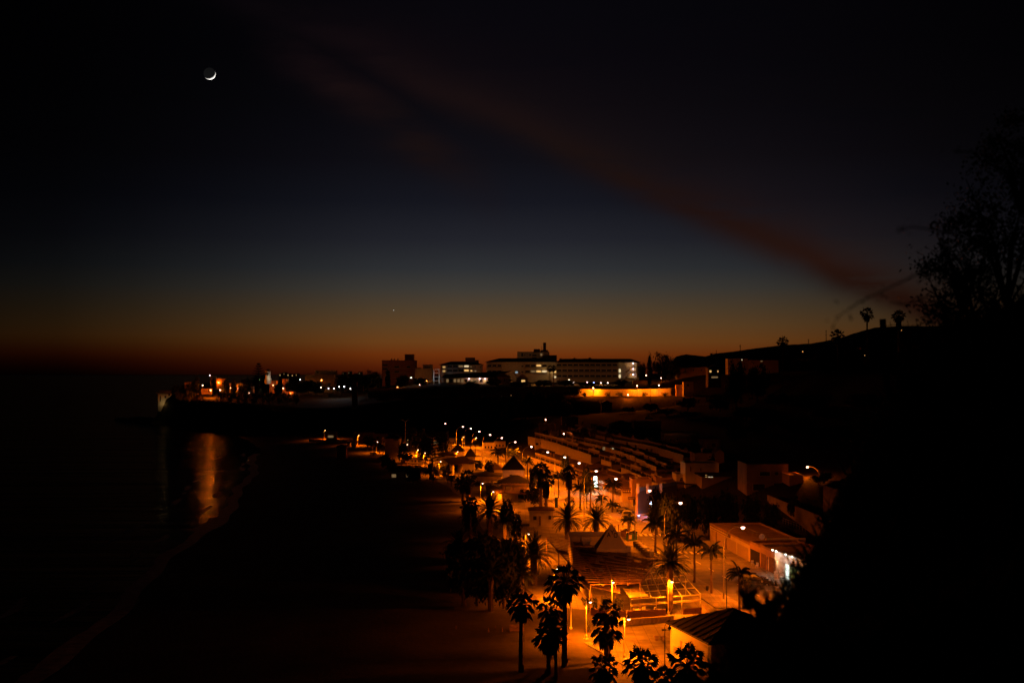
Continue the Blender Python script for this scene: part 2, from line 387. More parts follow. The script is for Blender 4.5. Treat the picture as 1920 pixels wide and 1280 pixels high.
rr = ramp(mth('ADD', mth('MULTIPLY', u, 1.0), .5, True), [(.2,(0,0,0,1)),(.36,(.6,.6,.6,1)),(.42,(.85,.85,.85,1)),(.55,(1,1,1,1)),(.72,(1,1,1,1)),(.84,(1,1,1,1)),(.95,(.3,.3,.3,1))])
band = mth('MULTIPLY', band, rr)
vc2 = mth('ADD', mth('SUBTRACT', .137, mth('MULTIPLY', u, .68)), wob)
dv2 = mth('DIVIDE', mth('SUBTRACT', v, vc2), .02)
b2 = mth('EXPONENT', mth('MULTIPLY', mth('MULTIPLY', dv2, dv2), -1.0))
b2 = mth('MULTIPLY', b2, mth('SUBTRACT', mth('MULTIPLY', nz.outputs['Fac'], 2.4), .6, True), True)
r2 = ramp(mth('ADD', u, .5, True), [(.28,(0,0,0,1)),(.34,(1,1,1,1)),(.43,(1,1,1,1)),(.5,(0,0,0,1))])
b2 = mth('MULTIPLY', b2, r2)
cc = ramp(mth('DIVIDE', v, .3, True), [(0,(33,14,7)),(.22,(33,15,9)),(.3,(38,20,15)),(.43,(31,17,15)),(.58,(26,16,15)),(.75,(24,14,15)),(1,(17,10,14))])
col = mixc('MIX', mth('MULTIPLY', mth('MAXIMUM', band, b2), 1.0), col, cc)
below = mth('GREATER_THAN', sp.outputs['Z'], -.001)
col = mixc('MIX', below, (.0006,.0006,.0008,1), col)
L(col, bg.inputs['Color']); bg.inputs['Strength'].default_value = 1.0 / EX

sl = bpy.data.lights.new('sun', 'SUN'); so = bpy.data.objects.new('sun', sl); COL.objects.link(so)
sl.energy = 5; sl.angle = rad(.5); sl.color = (1, .96, .9)
sdir = Vector((math.sin(rad(11))*math.cos(rad(-26)), math.cos(rad(11))*math.cos(rad(-26)), math.sin(rad(-26))))
so.rotation_euler = sdir.to_track_quat('Z', 'Y').to_euler()      # the sun is well below the horizon: only the moon catches it

# ------------------------------------------------------------------ the setting
mb = MB(); xsn, ysn = [], []
x = -430
while x <= 470: xsn.append(x); x += 4.5
y = 36
while y <= 1300: ysn.append(y); y += 4 if y < 330 else 6
hh = [[H(x, y) for x in xsn] for y in ysn]
nx = len(xsn)
mb.v = [(x, y, hh[j][i]) for j, y in enumerate(ysn) for i, x in enumerate(xsn)]
mb.f = [(j*nx+i, j*nx+i+1, (j+1)*nx+i+1, (j+1)*nx+i) for j in range(len(ysn)-1) for i in range(nx-1)]
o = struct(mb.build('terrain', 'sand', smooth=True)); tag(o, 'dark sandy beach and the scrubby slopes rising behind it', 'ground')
mb = MB(); mb.add([(-190,1296,31),(470,1296,31),(6000,7000,32),(1500,7000,32),(-190,1296,-5),(470,1296,-5),(6000,7000,-5),(1500,7000,-5)],[(0,1,2,3),(4,5,1,0),(7,4,0,3),(6,7,3,2),(5,6,2,1)])
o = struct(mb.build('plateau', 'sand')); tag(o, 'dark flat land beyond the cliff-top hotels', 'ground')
mb = MB(); ring = [(24000*math.cos(t*math.pi/36), 24000*math.sin(t*math.pi/36), 0) for t in range(72)]
mb.add(ring, [tuple(range(72))]); o = struct(mb.build('sea', 'sea_water')); tag(o, 'dark sea with faint ripples left of the beach', 'water')
# foam left along the water's edge by the small waves
mb = MB(); prev = None
for k in range(200):
    y = 130 + k*3.0
    if y > 560: break
    wv = 1.2 + 2.2*abs(noise.noise((y*.035, 0, 3))) + (2.2 if 285 < y < 312 else 0)
    x0 = xs(y) - 1.2 - wv; x1 = xs(y) + .3
    cur = [(x0 - .6*noise.noise((y*.3,1,1)), y, .012), (x1, y, .03)]
    if prev: mb.add([prev[0], prev[1], cur[1], cur[0]], [(0,1,2,3)])
    prev = cur
    for q, off_ in enumerate((9, 19)):
        s_ = noise.noise((y*.05, q*5.0, 9))
        if s_ > .02:
            a_ = xs(y*.97+3*q) - off_ - 2*noise.noise((y*.04, q, 2)); wd = .3 + 1.5*s_
            mb.add([(a_-wd, y-1.6, .02), (a_+wd, y-1.6, .02), (a_+wd+.3, y+1.6, .02), (a_-wd+.3, y+1.6, .02)], [(0,1,2,3)])
o = mb.build('sea_foam', 'foam'); stuff(o); tag(o, 'thin pale line of foam along the waterline', 'foam')
# mountains far off to the right
pts = [(1268,668),(1285,664),(1300,665.5),(1322,668),(1345,662),(1375,659),(1400,655),(1440,650),(1480,646),(1520,644),(1548,639),(1575,634),(1600,625),(1640,614),(1690,611),(1760,612),(1830,600),(1950,590)]
mb = MB(); D = 7000; rows = []
for px, py in [(1240,690)] + pts:
    for q in range(1): pass
fine = []
for a, b in zip([(1250,688)] + pts, pts):
    for k in range(5):
        t = k/5; fine.append((a[0]+(b[0]-a[0])*t, a[1]+(b[1]-a[1])*t + noise.noise((a[0]*.2+k*.7,0,0))*.7))
for i, (px, py) in enumerate(fine):
    x = X(px, D); z = Z(py, D)
    rows.append([(x*.8, D*.8, 0), (x*.9, D*.9+60*noise.noise((i*.4,2,0)), z*.5+20), (x, D, z), (x*1.2, D*1.2, 0)])
n4 = 4; mb.v = [p for r in rows for p in r]
mb.f = [(i*n4+k, (i+1)*n4+k, (i+1)*n4+k+1, i*n4+k+1) for i in range(len(rows)-1) for k in range(3)]
o = struct(mb.build('mountains', 'mountain', smooth=True)); tag(o, 'dark mountain ridge on the horizon at the right', 'mountains')

# road, pavement and promenade sheets
def strip(name, matn, o0, o1, y0, y1, z, label, cat, step=4):
    mb = MB(); prev = None; y = y0
    while y <= y1:
        a = (xr(y)+o0, y, z); b = (xr(y)+o1, y, z)
        if prev: mb.add([prev[0], prev[1], b, a], [(0,1,2,3)])
        prev = (a, b); y += step
    o = struct(mb.build(name, matn)); tag(o, label, cat); return o
strip('road', 'asphalt', -1.5, 8.5, 110, 620, GZ+.006, 'asphalt beach road curving away under the street lamps', 'road')
def kerbed(name, o0, o1, y0, y1, label):
    mb = MB(); prev = None; y = y0
    while y <= y1:
        c = [(xr(y)+o0, y, GZ-.05), (xr(y)+o0, y, GZ+.13), (xr(y)+o1, y, GZ+.13), (xr(y)+o1, y, GZ-.05)]
        if prev: mb.add(prev + c, [(0,4,5,1),(1,5,6,2),(2,6,7,3)])
        prev = c; y += 4
    o = struct(mb.build(name, 'paving')); tag(o, label, 'pavement')
kerbed('pavement', 8.5, 14.2, 150, 620, 'raised paved footway along the shop fronts')
kerbed('pavement', -6.0, -1.5, 180, 620, 'raised paved footway on the beach side under the lamp posts')
mb = MB(); prev = None; y = 118
while y <= 640:
    a = (min(xs(y)+62, xr(y)-12), y, GZ+.004); b = (xr(y)-6.0, y, GZ+.004)
    if y < 180: b = (xr(y)-1.5, y, GZ+.004); a = (X(1130, y), y, GZ+.004)
    if prev: mb.add([prev[0], prev[1], b, a], [(0,1,2,3)])
    prev = (a, b); y += 4
o = struct(mb.build('promenade', 'paving')); tag(o, 'paved promenade between the beach and the road', 'pavement')
mb = MB()
for k in range(60):      # lane dashes and edge line
    y = 150 + k*8
    a, b = (xr(y)+3.5, y), (xr(y+3)+3.5, y+3)
    mb.add([(a[0]-.08,a[1],GZ+.012),(a[0]+.08,a[1],GZ+.012),(b[0]+.08,b[1],GZ+.012),(b[0]-.08,b[1],GZ+.012)], [(0,1,2,3)])
for yc in (236, 262, 414, 470):        # zebra crossings
    for k in range(9):
        x = xr(yc) - .9 + k*1.05
        mb.add([(x,yc-1.6,GZ+.012),(x+.5,yc-1.6,GZ+.012),(x+.5,yc+1.6,GZ+.012),(x,yc+1.6,GZ+.012)], [(0,1,2,3)])
for k in range(9):       # parking bays at the kerb
    y = 190 + k*5.2; x = xr(y)+6.3
    mb.add([(x,y,GZ+.012),(x+2,y,GZ+.012),(x+2,y+.12,GZ+.012),(x,y+.12,GZ+.012)], [(0,1,2,3)])
o = struct(mb.build('road_markings', 'road_paint')); tag(o, 'white dashes, bays and crossing stripes on the road', 'road markings')

# ------------------------------------------------------------------ moon and planet
md = Vector(((393-960)/2330, 1, (700-137)/2330)).normalized() * 60000
mb = MB(); mb.ball((0,0,0), 60000*10.6/2330/ math.sqrt(1+(567/2330)**2+(563/2330)**2)*1.04, 48, 32)
m, nt, b = nodes('moon_rock'); b.inputs['Base Color'].default_value = (.9,.88,.85,1); b.inputs['Roughness'].default_value = 1
b.inputs['Emission Color'].default_value = (1,1,1.02,1); b.inputs['Emission Strength'].default_value = .005 / EX  # faint emission stands in for earthshine on the unlit disc
o = mb.build('moon', 'moon_rock', loc=md, smooth=True); tag(o, 'thin crescent moon with faint earthshine high at the left', 'moon')
pd = Vector(((738-960)/2330, 1, (700-580)/2330)).normalized() * 60000
emis('planet_glow', (1,.95,.9), .8)
mb = MB(); mb.ball((0,0,0), 16, 10, 6); o = mb.build('planet', 'planet_glow', loc=pd); tag(o, 'tiny bright planet low over the cliff-top buildings', 'planet')

# ------------------------------------------------------------------ lamps
def light(parent, loc, power, color=SOD, r=.12, spot=None, blend=.3):
    l = bpy.data.lights.new('lamp_light', 'SPOT' if spot else 'POINT'); l.energy = power / EX; l.color = color; l.shadow_soft_size = r
    if spot: l.spot_size = rad(spot); l.spot_blend = blend
    o = bpy.data.objects.new('lamp_light', l); COL.objects.link(o); o.location = loc
    if parent: o.parent = parent
    return o
KS, KP = 21000, 6800
def make_street_lamp():
    t = thing('street_lamp', 'x', 'street lamp')
    MB().lathe([(.22,0),(.22,.1),(.14,.25),(.12,1.1),(.1,1.15)], 10).build('base', 'metal', t)
    MB().tube([(0,0,1.1),(0,0,8.2)], [.1,.08], 8).build('post', 'lamp_metal', t)
    pts = [(0,0,8.2)] + [(2.2*(1-math.cos(a)), 0, 8.2+2.75*math.sin(a)) for a in [k*math.pi/2/8 for k in range(1,9)]] + [(2.5,0,10.96)]
    MB().tube(pts, .065, 6).build('arm', 'lamp_metal', t)
    mb = MB(); mb.ball((0,0,0), .2, 10, 6, .7); mb.v = [(2.85+x*2.2, y*1.2, 11.0+max(z,-.02)) for x, y, z in mb.v]
    hd = mb.build('lamp_head', 'metal', t)
    mb = MB(); mb.ball((2.9,0,10.86), .3, 12, 8, .8)
    mb.build('lens', 'sodium_glow', hd)
    lo_ = light(t, (2.9,0,10.45), KS, SOD, .2, 176, 1.0); lo_.rotation_euler = (0, rad(-7), 0)
    return t
SL0 = make_street_lamp(); used = [False]
FAR = [c for c in SL0.children if c.type == 'LIGHT'][0].data.copy(); FAR.energy *= 2.0
def street_lamp(px, py, label, rot=0, k=1.0):
    d = (CZ-HEADZ)*F/(py-HZ); x = X(px, d) - 2.9*math.cos(rot); y = d - 2.9*math.sin(rot)
    z = H(x, y)
    if used[0]:
        t = dup(SL0, (x,y,z), rot, label, 'curved street lamps along the beach road')
        if d > 270:
            for c in t.children:
                if c.type == 'LIGHT': c.data = FAR
    else:
        t = SL0; used[0] = True; t.location = (x,y,z); t.rotation_euler = (0,0,rot); t['label'] = label; t['group'] = 'curved street lamps along the beach road'
    return t
nm = ['street lamp in front of the shop roof, nearest of the lit row', 'street lamp over the palm by the parked van, second of the lit row', 'street lamp beside the blue-white globe sign', 'street lamp in front of the building with the circle sign',
      'street lamp right above the glowing vertical shop sign','street lamp left of the glowing vertical shop sign','street lamp beside the thick shaggy palm','street lamp just above the row house end wall',
      'street lamp right of the big pointed roof','street lamp at the bend, above the parked cars','street lamp left of the bend beyond the palm pair','street lamp over the wide lit stretch of road',
      'third of the far lamps on the dark cliff edge','second of the far lamps on the dark cliff edge','farthest lamp of the row against the dark cliff']
for (px, py), s in zip(HEADS, nm): street_lamp(px, py, 'tall curved ' + s)

def make_prom(lit):
    t = thing('promenade_lamp', 'x', 'lamp post')
    MB().lathe([(.32,0),(.32,.08),(.2,.12),(.18,.45),(.1,.6),(.09,.7)], 12).build('base', 'white_metal' if lit else 'dark_metal', t)
    MB().tube([(0,0,.6),(0,0,4.9)], [.065,.05], 8).build('post', 'white_metal' if lit else 'dark_metal', t)
    a = [(0,0,4.9)] + [(.28-.28*math.cos(k*math.pi/6), 0, 4.95+.38*math.sin(k*math.pi/6)) for k in range(1,6)] + [(.55,0,5.05)]
    MB().tube(a, .03, 6).build('arm', 'dark_metal', t)
    sh = MB().lathe([(.04,5.2),(.07,5.12),(.1,4.98),(.2,4.84),(.28,4.78),(.27,4.78),(.18,4.83),(.08,4.96)], 14, (.55,0,0)).build('lamp_shade', 'dark_metal', t)
    mb = MB(); mb.ball((.55,0,4.72), .17, 12, 8, .8); mb.build('bulb', 'sodium_glow' if lit else 'dark_glass', t)
    if lit: light(t, (.55,0,4.5), KP, SOD, .1)
    return t
PL = {True: make_prom(True), False: make_prom(False)}; pu = {True: False, False: False}
FARP = bpy.data.lights.new('lamp_light', 'SPOT'); FARP.energy = 12000 / EX; FARP.color = SOD; FARP.spot_size = rad(166); FARP.spot_blend = .5; FARP.shadow_soft_size = .1
def prom(px, py, label, lit=True, d=None, k=1.0, rot=0):
    d = d or (CZ-6.72)*F/(py-HZ); x = X(px, d) - .55*math.cos(rot); y = d - .55*math.sin(rot); gr = 'bell shaped promenade lamps'
    z = H(x, y)
    if pu[lit]:
        t = dup(PL[lit], (x,y,z), rot, label, gr)
        if d > 225 or abs(px - 1045.5) < 1:
            for c in t.children:
                if c.type == 'LIGHT': c.data = FARP
        return t
    pu[lit] = True; t = PL[lit]; t.location = (x,y,z); t.rotation_euler = (0,0,rot); t['label'] = label; t['group'] = gr; return t
prom(1179,1160,'lit lamp post on the bright square, right of the round palms')
L1_ = prom(1107,1128,'lit lamp post at the far corner of the pale stone kerb')
for c in L1_.children:
    if c.type == 'LIGHT':
        c.data = c.data.copy(); c.data = FARP.copy(); c.data.energy = 13000 / EX; c.data.spot_size = rad(156); c.data.spot_blend = .5
prom(1260,1090,'lit white lamp post in front of the white pergola')
prom(1149.5,1091,'lit white lamp post left of the pale canopy, seen end on', rot=rad(-80))
prom(1045.5,1066,'lit lamp hidden in the fronds above the tallest shaggy palm')
for px, py, s in [(905,906,'lit lamp post by the corner of the restaurant wall'),(925,921.5,'lit lamp post against the bright restaurant wall'),(970,974.6,'lit lamp left of the white kiosk'),
    (991,1000.6,'lit lamp low behind the dark palms, below the white kiosk'),(747,829,'lit lamp post in front of the dark hipped hut'),(763.7,833,'lit lamp post right of the dark hipped hut'),(784,843,'lit lamp post left of the layered pine'),
    (797,849,'lit lamp half hidden in a dark palm left of the tiled roofs'),(826.4,865,'lit lamp post over the bright forecourt of the white colonnade'),(672.5,816,'lit lamp post right of the small white cabin'),(610,806,'farthest lit lamp on the beach front, beside a low red wall'),
    (893,820.5,'lit low lamp between two tall far lamps'),(869,819,'lit low lamp beside the pale gate pillar')]:
    prom(px, py, s)
prom(1255.5,1187,'dark unlit lamp post with bell shade in front of the white tiled-roof building', False, d=db(1255))
prom(708,828,'assumed lit lamp post among the slim palms of the far beach front'); prom(858,846.5,'assumed lit lamp post beside the farthest pointed roof'); prom(1009,884,'lit lamp post right of the hipped restaurant roof, by the shaggy palms')  # lamps by the slim palms and farthest roof assumed, added for light
# lamps standing on slopes and roofs, each a small globe on its own pole
def pole_lamp(px, py, d, label, power=3000, glow='sodium_glow', color=SOD, r=.3, cat='lamp', z0=None, name='pole_lamp', matn='dark_metal'):
    x, z = X(px, d), Z(py, d); zb = H(x, d) if z0 is None else z0
    if z - zb < .5: zb = z - 1.2
    t = thing(name, label, cat, (x, d, zb)); h = z - zb
    MB().tube([(0,0,0),(0,0,h-r)], [.09,.06], 6).build('post', matn, t)
    mb = MB(); mb.ball((0,0,h), r, 10, 6); mb.build('globe', glow, t)
    mb = MB(); mb.lathe([(r*1.05,h+r*.95),(r*1.1,h+r*1.0),(.03,h+r*1.35)], 10); mb.build('cap', matn, t)
    if power: light(t, (0,-r*1.6,h), power, color, .25)
    return t
# ------------------------------------------------------------------ plants
def perp(d):
    up = Vector((0,0,1)) if abs(d.z) < .95 else Vector((1,0,0))
    return d.cross(up).normalized()
def fan_crown(seed, n=27, droop=.45):
    r = random.Random(seed); mb = MB()
    for i in range(n):
        a = i*2.39996 + r.uniform(-.2,.2); el = rad(80 - 138*(i/n)**.8 + r.uniform(-8,8))
        d = Vector((math.cos(a)*math.cos(el), math.sin(a)*math.cos(el), math.sin(el)))
        pl = r.uniform(.62,1.0); c = d*pl + Vector((0,0,-.06*(1-d.z)))
        mb.bar((0,0,0), c, .03)
        side = perp(d); nrm = side.cross(d).normalized()
        ln = r.uniform(.52,.74); ns = 15
        for k in range(ns):
            t = rad(-82 + 164*k/(ns-1)); dd = (d*math.cos(t) + side*math.sin(t)).normalized()
            l2 = ln*(1 - .28*abs(math.sin(t*.5))**1.5)*r.uniform(.88,1.08)
            mid = c + dd*l2*.55 + nrm*.03*((k%2)*2-1); tip = c + dd*l2 + Vector((0,0,-droop*r.uniform(.6,1.5)*l2*(.4+1.0*abs(math.sin(t)))*(1.1-abs(d.z)*.4)))
            wv = nrm.cross(dd).normalized()*.033
            mb.add([c, mid-wv, tip, mid+wv], [(0,1,2),(0,2,3)])
            if r.random() < .35:       # hanging threads
                q = tip + Vector((r.uniform(-.03,.03), r.uniform(-.03,.03), -r.uniform(.1,.3)))
                mb.add([tip-wv*.25, tip+wv*.25, q], [(0,1,2)])
    return mb
def fan_skirt(seed, n=26, length=1.0):
    r = random.Random(seed); mb = MB()
    for i in range(n):
        a = i*2.39996; z0 = -.1 - length*(i/n)*.8
        for k in range(9):
            t = a + rad(-34 + 68*k/8); rr = r.uniform(.32,.56)
            p = Vector((.1*math.cos(t), .1*math.sin(t), z0)); q = Vector((rr*math.cos(t), rr*math.sin(t), z0-.25)); e = Vector((rr*.9*math.cos(t), rr*.9*math.sin(t), z0-r.uniform(.55,.95)))
            wv = Vector((-math.sin(t), math.cos(t), 0))*.05
            mb.add([p, q-wv, e, q+wv], [(0,1,2),(0,2,3)])
    return mb
def frond(mb, r, d, length, curve, leaf, n=20, hang=0.0, vee=.5):
    p = Vector((0,0,0)); dirv = d.copy(); st = length/n; pts = [p.copy()]
    for k in range(n):
        dirv = (dirv + Vector((0,0,-curve/n*(.4+1.2*k/n)))).normalized(); p = p + dirv*st; pts.append(p.copy())
    for k in range(n): mb.bar(pts[k], pts[k+1], .035*(1-.8*k/n))
    for k in range(2, n+1):
        t = k/n; dv = (pts[k]-pts[k-1]).normalized(); s = perp(dv); nn = s.cross(dv).normalized()
        ll = leaf*(math.sin(math.pi*min(1, t*.92+.06))**.6)*r.uniform(.85,1.1)
        for sg in (-1, 1):
            for off in (0, .5):
                b = pts[k] - dv*st*off
                ld = (s*sg*1.0 + dv*.75 + nn*vee*.55 + Vector((0,0,-hang))).normalized()
                tip = b + ld*ll + Vector((0,0,-hang*ll*.5)); wv = dv*.035
                mid = b + ld*ll*.5
                mb.add([b, mid-wv, tip, mid+wv], [(0,1,2),(0,2,3)])
def date_crown(seed, n=64):
    r = random.Random(seed); mb = MB()
    for i in range(n):
        a = i*2.39996 + r.uniform(-.15,.15); el = rad(84 - 112*(i/n)**.9 + r.uniform(-6,6))
        d = Vector((math.cos(a)*math.cos(el), math.sin(a)*math.cos(el), math.sin(el)))
        frond(mb, r, d, r.uniform(2.2,2.7), .95, .42, 16)
    return mb
def queen_crown(seed, n=17):
    r = random.Random(seed); mb = MB()
    for i in range(n):
        a = i*2.39996 + r.uniform(-.3,.3); el = rad(78 - 62*(i/n) + r.uniform(-8,8))
        d = Vector((math.cos(a)*math.cos(el), math.sin(a)*math.cos(el), math.sin(el)))
        frond(mb, r, d, r.uniform(2.3,2.9), 2.5, .5, 18, hang=.75, vee=.0)
    return mb
def trunk(r0, r1, ring=14, seed=0, flare=1.5):
    r = random.Random(seed); pts, rs = [(0,0,-.04)], [r0*flare]
    for k in range(ring+1):
        t = k/ring; pts.append((.03*math.sin(t*3+seed), .03*math.sin(t*2.2+seed*2), .03 + .97*t)); rs.append((r0 + (r1-r0)*t)*(1 + .05*((k%2)*2-1)))
    return MB().tube(pts, rs, 9)
def leaves(mb, r, c, rad_, n, size, flat=.8):
    for _ in range(n):
        p = Vector((r.gauss(0,.45), r.gauss(0,.45), r.gauss(0,.42)*flat))*rad_ + c
        a = Vector((r.uniform(-1,1), r.uniform(-1,1), r.uniform(-1,1))).normalized(); b = perp(a); s = size*r.uniform(.6,1.4)
        mb.add([p, p+a*s*.5+b*s*.3, p+a*s, p+a*s*.5-b*s*.3], [(0,1,2),(0,2,3)])
def broad_crown(seed, clumps=34, per=60, size=.17, flat=.8):
    # unit radius crown centred at z=.9
    r = random.Random(seed); mb = MB()
    for i in range(clumps):
        a = i*2.39996; h = r.uniform(-.7,.85); q = math.sqrt(max(0,1-h*h))*r.uniform(.45,.95)
        c = Vector((q*math.cos(a), q*math.sin(a), .9 + h*flat*r.uniform(.7,1.05)))
        leaves(mb, r, c, r.uniform(.2,.42), per, size, flat)
    leaves(mb, r, Vector((0,0,.9)), .7, per*5, size*1.2, flat)
    return mb
def limbs(seed):
    r = random.Random(seed); mb = MB(); mb.tube([(0,0,-.3),(.02,.01,.15),(.03,0,.55)], [.09,.07,.05], 7)
    for k in range(5):
        a = k*1.3 + r.uniform(-.3,.3); mb.tube([(.02,0,.3+.05*k),(.3*math.cos(a),.3*math.sin(a),.65+.05*k),(.6*math.cos(a),.6*math.sin(a),.95+.07*k)], [.045,.03,.012], 5)
    return mb
def cypress_crown(seed):
    r = random.Random(seed); mb = MB()
    for k in range(26):
        t = k/26; q = .2*math.sin(math.pi*(.12+.86*t))**.8
        for j in range(4):
            a = r.uniform(0,6.3); leaves(mb, r, Vector((q*math.cos(a)*.7, q*math.sin(a)*.7, .06+t*.92)), .1, 26, .07, 1.4)
    return mb
def norfolk_crown(seed):
    r = random.Random(seed); mb = MB()
    for k in range(11):
        t = k/10; z = .14 + .8*t; ln = .34*(1-t)**.8 + .03
        for j in range(7):
            a = j*2*math.pi/7 + k*.4; d = Vector((math.cos(a), math.sin(a), 0)); tip = d*ln + Vector((0,0,z+.05))
            mb.bar((0,0,z), tip, .008)
            s = perp(d)
            for i in range(1, 13):
                q = Vector((0,0,z)).lerp(tip, i/12)
                for sg in (-1,1):
                    e = q + s*sg*.06*(1.2-i/14) + d*.03 + Vector((0,0,.012)); mb.add([q-d*.012, e, q+d*.012, q+Vector((0,0,.02))], [(0,1,2),(0,1,3)])
    mb2 = mb; return mb2
PT = {}
def make_plant(kind, seed):
    key = (kind, seed)
    if key in PT: return PT[key]
    t = thing('plant', 'x', 'tree'); t['tmpl'] = 1
    if kind == 'fan':
        t.name = 'fan_palm'; trunk(.21,.15,16,seed).build('trunk', 'palm_trunk', t)
        fan_crown(seed).build('crown', 'palm_leaf', t); fan_skirt(seed, 24, 1.0).build('dead_leaf_skirt', 'dry_leaf', t)
    elif kind == 'shaggy':
        t.name = 'fan_palm'; trunk(.3,.22,12,seed).build('trunk', 'palm_trunk', t)
        fan_crown(seed, 34).build('crown', 'palm_leaf', t); fan_skirt(seed, 70, 2.6).build('dead_leaf_skirt', 'dry_leaf', t)
    elif kind == 'date':
        t.name = 'date_palm'; trunk(.42,.36,12,seed,1.2).build('trunk', 'palm_trunk', t); date_crown(seed).build('crown', 'palm_leaf', t)
    elif kind == 'queen':
        t.name = 'feather_palm'; trunk(.2,.13,14,seed).build('trunk', 'palm_trunk', t); queen_crown(seed).build('crown', 'palm_leaf', t)
    elif kind == 'broad':
        t.name = 'leafy_tree'; limbs(seed).build('trunk', 'bark', t); broad_crown(seed).build('crown', 'tree_leaf', t)
    elif kind == 'pine':
        t.name = 'pine_tree'; limbs(seed).build('trunk', 'bark', t); broad_crown(seed, 26, 55, .15, .5).build('crown', 'tree_leaf', t)
    elif kind == 'cypress':
        t.name = 'cypress_tree'; MB().tube([(0,0,-.03),(0,0,.9)], [.03,.008], 6).build('trunk', 'bark', t); cypress_crown(seed).build('crown', 'tree_leaf', t)
    elif kind == 'norfolk':
        t.name = 'layered_pine'; MB().tube([(0,0,-.03),(0,0,.99)], [.022,.004], 6).build('trunk', 'bark', t); norfolk_crown(seed).build('crown', 'tree_leaf', t)
    elif kind == 'shrub':
        t.name = 'shrub'; mb = MB(); r = random.Random(seed)
        for k in range(6):
            a = k*1.1; mb.tube([(0,0,-.15),(.2*math.cos(a),.2*math.sin(a),.3),(.45*math.cos(a),.45*math.sin(a),.7)], [.03,.02,.008], 4)
        mb.build('stem', 'bark', t); mb = MB()
        for i in range(15):
            a = i*2.4; q = r.uniform(.2,.8); leaves(mb, r, Vector((q*math.cos(a), q*math.sin(a), r.uniform(.25,.8))), .35, 50, .15)
        mb.build('foliage', 'olive_leaf', t)
    PT[key] = t; t['free'] = 1
    return t
def plant(kind, seed, loc, label, cat, group, trunk_h=None, size=1.0, rot=None, sz=None):
    t0 = make_plant(kind, seed)
    rot = RND.uniform(0, 6.28) if rot is None else rot
    if t0.get('free'):
        t = t0; del t['free']; del t['tmpl']; t.location = loc; t.rotation_euler = (0,0,rot); t['group'] = group
    else: t = dup(t0, loc, rot, None, group); t.scale = (1,1,1)
    t['label'] = label; t['category'] = cat
    for c in t.children:
        b = c.name.split('.')[0]
        if trunk_h is not None:
            if b == 'trunk': c.scale = (size*.9, size*.9, trunk_h); c.location = (0,0,0)
            else: c.scale = (size,)*3; c.location = (0,0,trunk_h)
        else: c.scale = (size, size, sz or size); c.location = (0,0,0)
    return t
def palm(kind, px, d, crown_py, rpx, label, seed=1, group=None, z0=None):
    """a palm whose crown centre stands at pixel row crown_py when seen from the camera, rpx its half width"""
    x = X(px, d); z = H(x, d) if z0 is None else z0; zc = Z(crown_py, d); h = zc - z
    if h < 1: print('palm low', label, h); h = 1.0
    unit = {'fan': 1.3, 'shaggy': 1.35, 'date': 2.3, 'queen': 1.9}[kind]
    s = rpx/F*d/unit
    return plant(kind, seed, (x,d,z), label, 'palm', group or {'fan':'fan palms','shaggy':'shaggy fan palms','date':'date palms','queen':'drooping feather palms'}[kind], h, s)
def tree(kind, px, d, top_py, rpx, label, seed=1, group='dark leafy trees', z0=None, cat='tree'):
    x = X(px, d); z = H(x, d) if z0 is None else z0; h = Z(top_py, d) - z
    if h < .6: print('tree low', label, h); h = 2.0
    if kind in ('cypress', 'norfolk'): return plant(kind, seed, (x,d,z), label, cat, group, None, h*(rpx/F*d/(.2*h) if kind=='cypress' else 1), sz=h)
    hh = {'broad': 1.75, 'pine': 1.45, 'shrub': 1.15}[kind]
    return plant(kind, seed, (x,d,z), label, cat, group, None, rpx/F*d/1.05, sz=h/hh)

# near fan palms on the sand and square
palm('fan', 977, db(1259), 1132, 29, 'fan palm on a bare straight trunk, left of the twin trunks', 1)
palm('fan', 1059, db(1249), 1088, 36, 'tallest near fan palm with a wide ragged crown left of the lamp post', 2)
palm('fan', 1033, 148, 1141, 28, 'middle fan palm with its crown tucked under the tallest one', 3)
palm('fan', 1028, 141, 1190, 31, 'lower twin fan palm with a drooping round crown', 4)
palm('fan', 1042, db(1275), 1176, 22, 'thin fan palm behind the lower twin palm', 5)
palm('fan', 1137, 145, 1176, 33, 'round fan palm in front of the bright square, lower and wider of two', 6)
palm('fan', 1141, 147, 1146, 25, 'fan palm rising just above the round one on the bright square', 1)
palm('fan', 1133, 128, 1252, 30, 'fan palm cut off by the bottom edge, leftmost of the three', 7)
palm('fan', 1203, 126, 1243, 36, 'fan palm cut off by the bottom edge, middle of the three', 8)
palm('fan', 1288, 122, 1245, 42, 'fan palm cut off by the bottom edge, before the white building', 9)
palm('fan', 1246, 118, 1272, 26, 'short fan palm at the bottom edge between two taller crowns', 3)
# date palms
palm('date', 1256, db(1151), 1055, 41, 'date palm lit from below inside the white pergola frame', 1)
palm('date', 1001, 200, 1040, 42, 'large dark date palm against the left side of the pergola', 2)
palm('date', 918, db(1008), 957, 34, 'dark date palm in front of the lit restaurant wall', 3)
palm('date', 946, db(1012), 975, 24, 'dark date palm with a dense low crown left of the kiosk', 4)
palm('date', 1064, db(1010), 974, 33, 'big dark date palm right of the white kiosk', 5)
palm('date', 1118, db(1012), 975, 31, 'big dark date palm above the white pyramid roof', 6)
palm('date', 807, 400, 881, 17, 'date palm with its fronds lit gold beside the white colonnade', 7)
palm('date', 978, 190, 1075, 30, 'dark date palm at the front left of the pergola', 8)
palm('date', 860, 205, 1022, 30, 'dark date palm, leftmost of the grove on the sand', 3)
palm('date', 905, 196, 1030, 36, 'dark date palm above the thick pale trunk in the grove', 4)
palm('date', 940, 200, 1042, 34, 'dark date palm in the middle of the grove on the sand', 1)
palm('date', 870, 182, 1062, 30, 'low dark date palm at the front of the grove', 6)
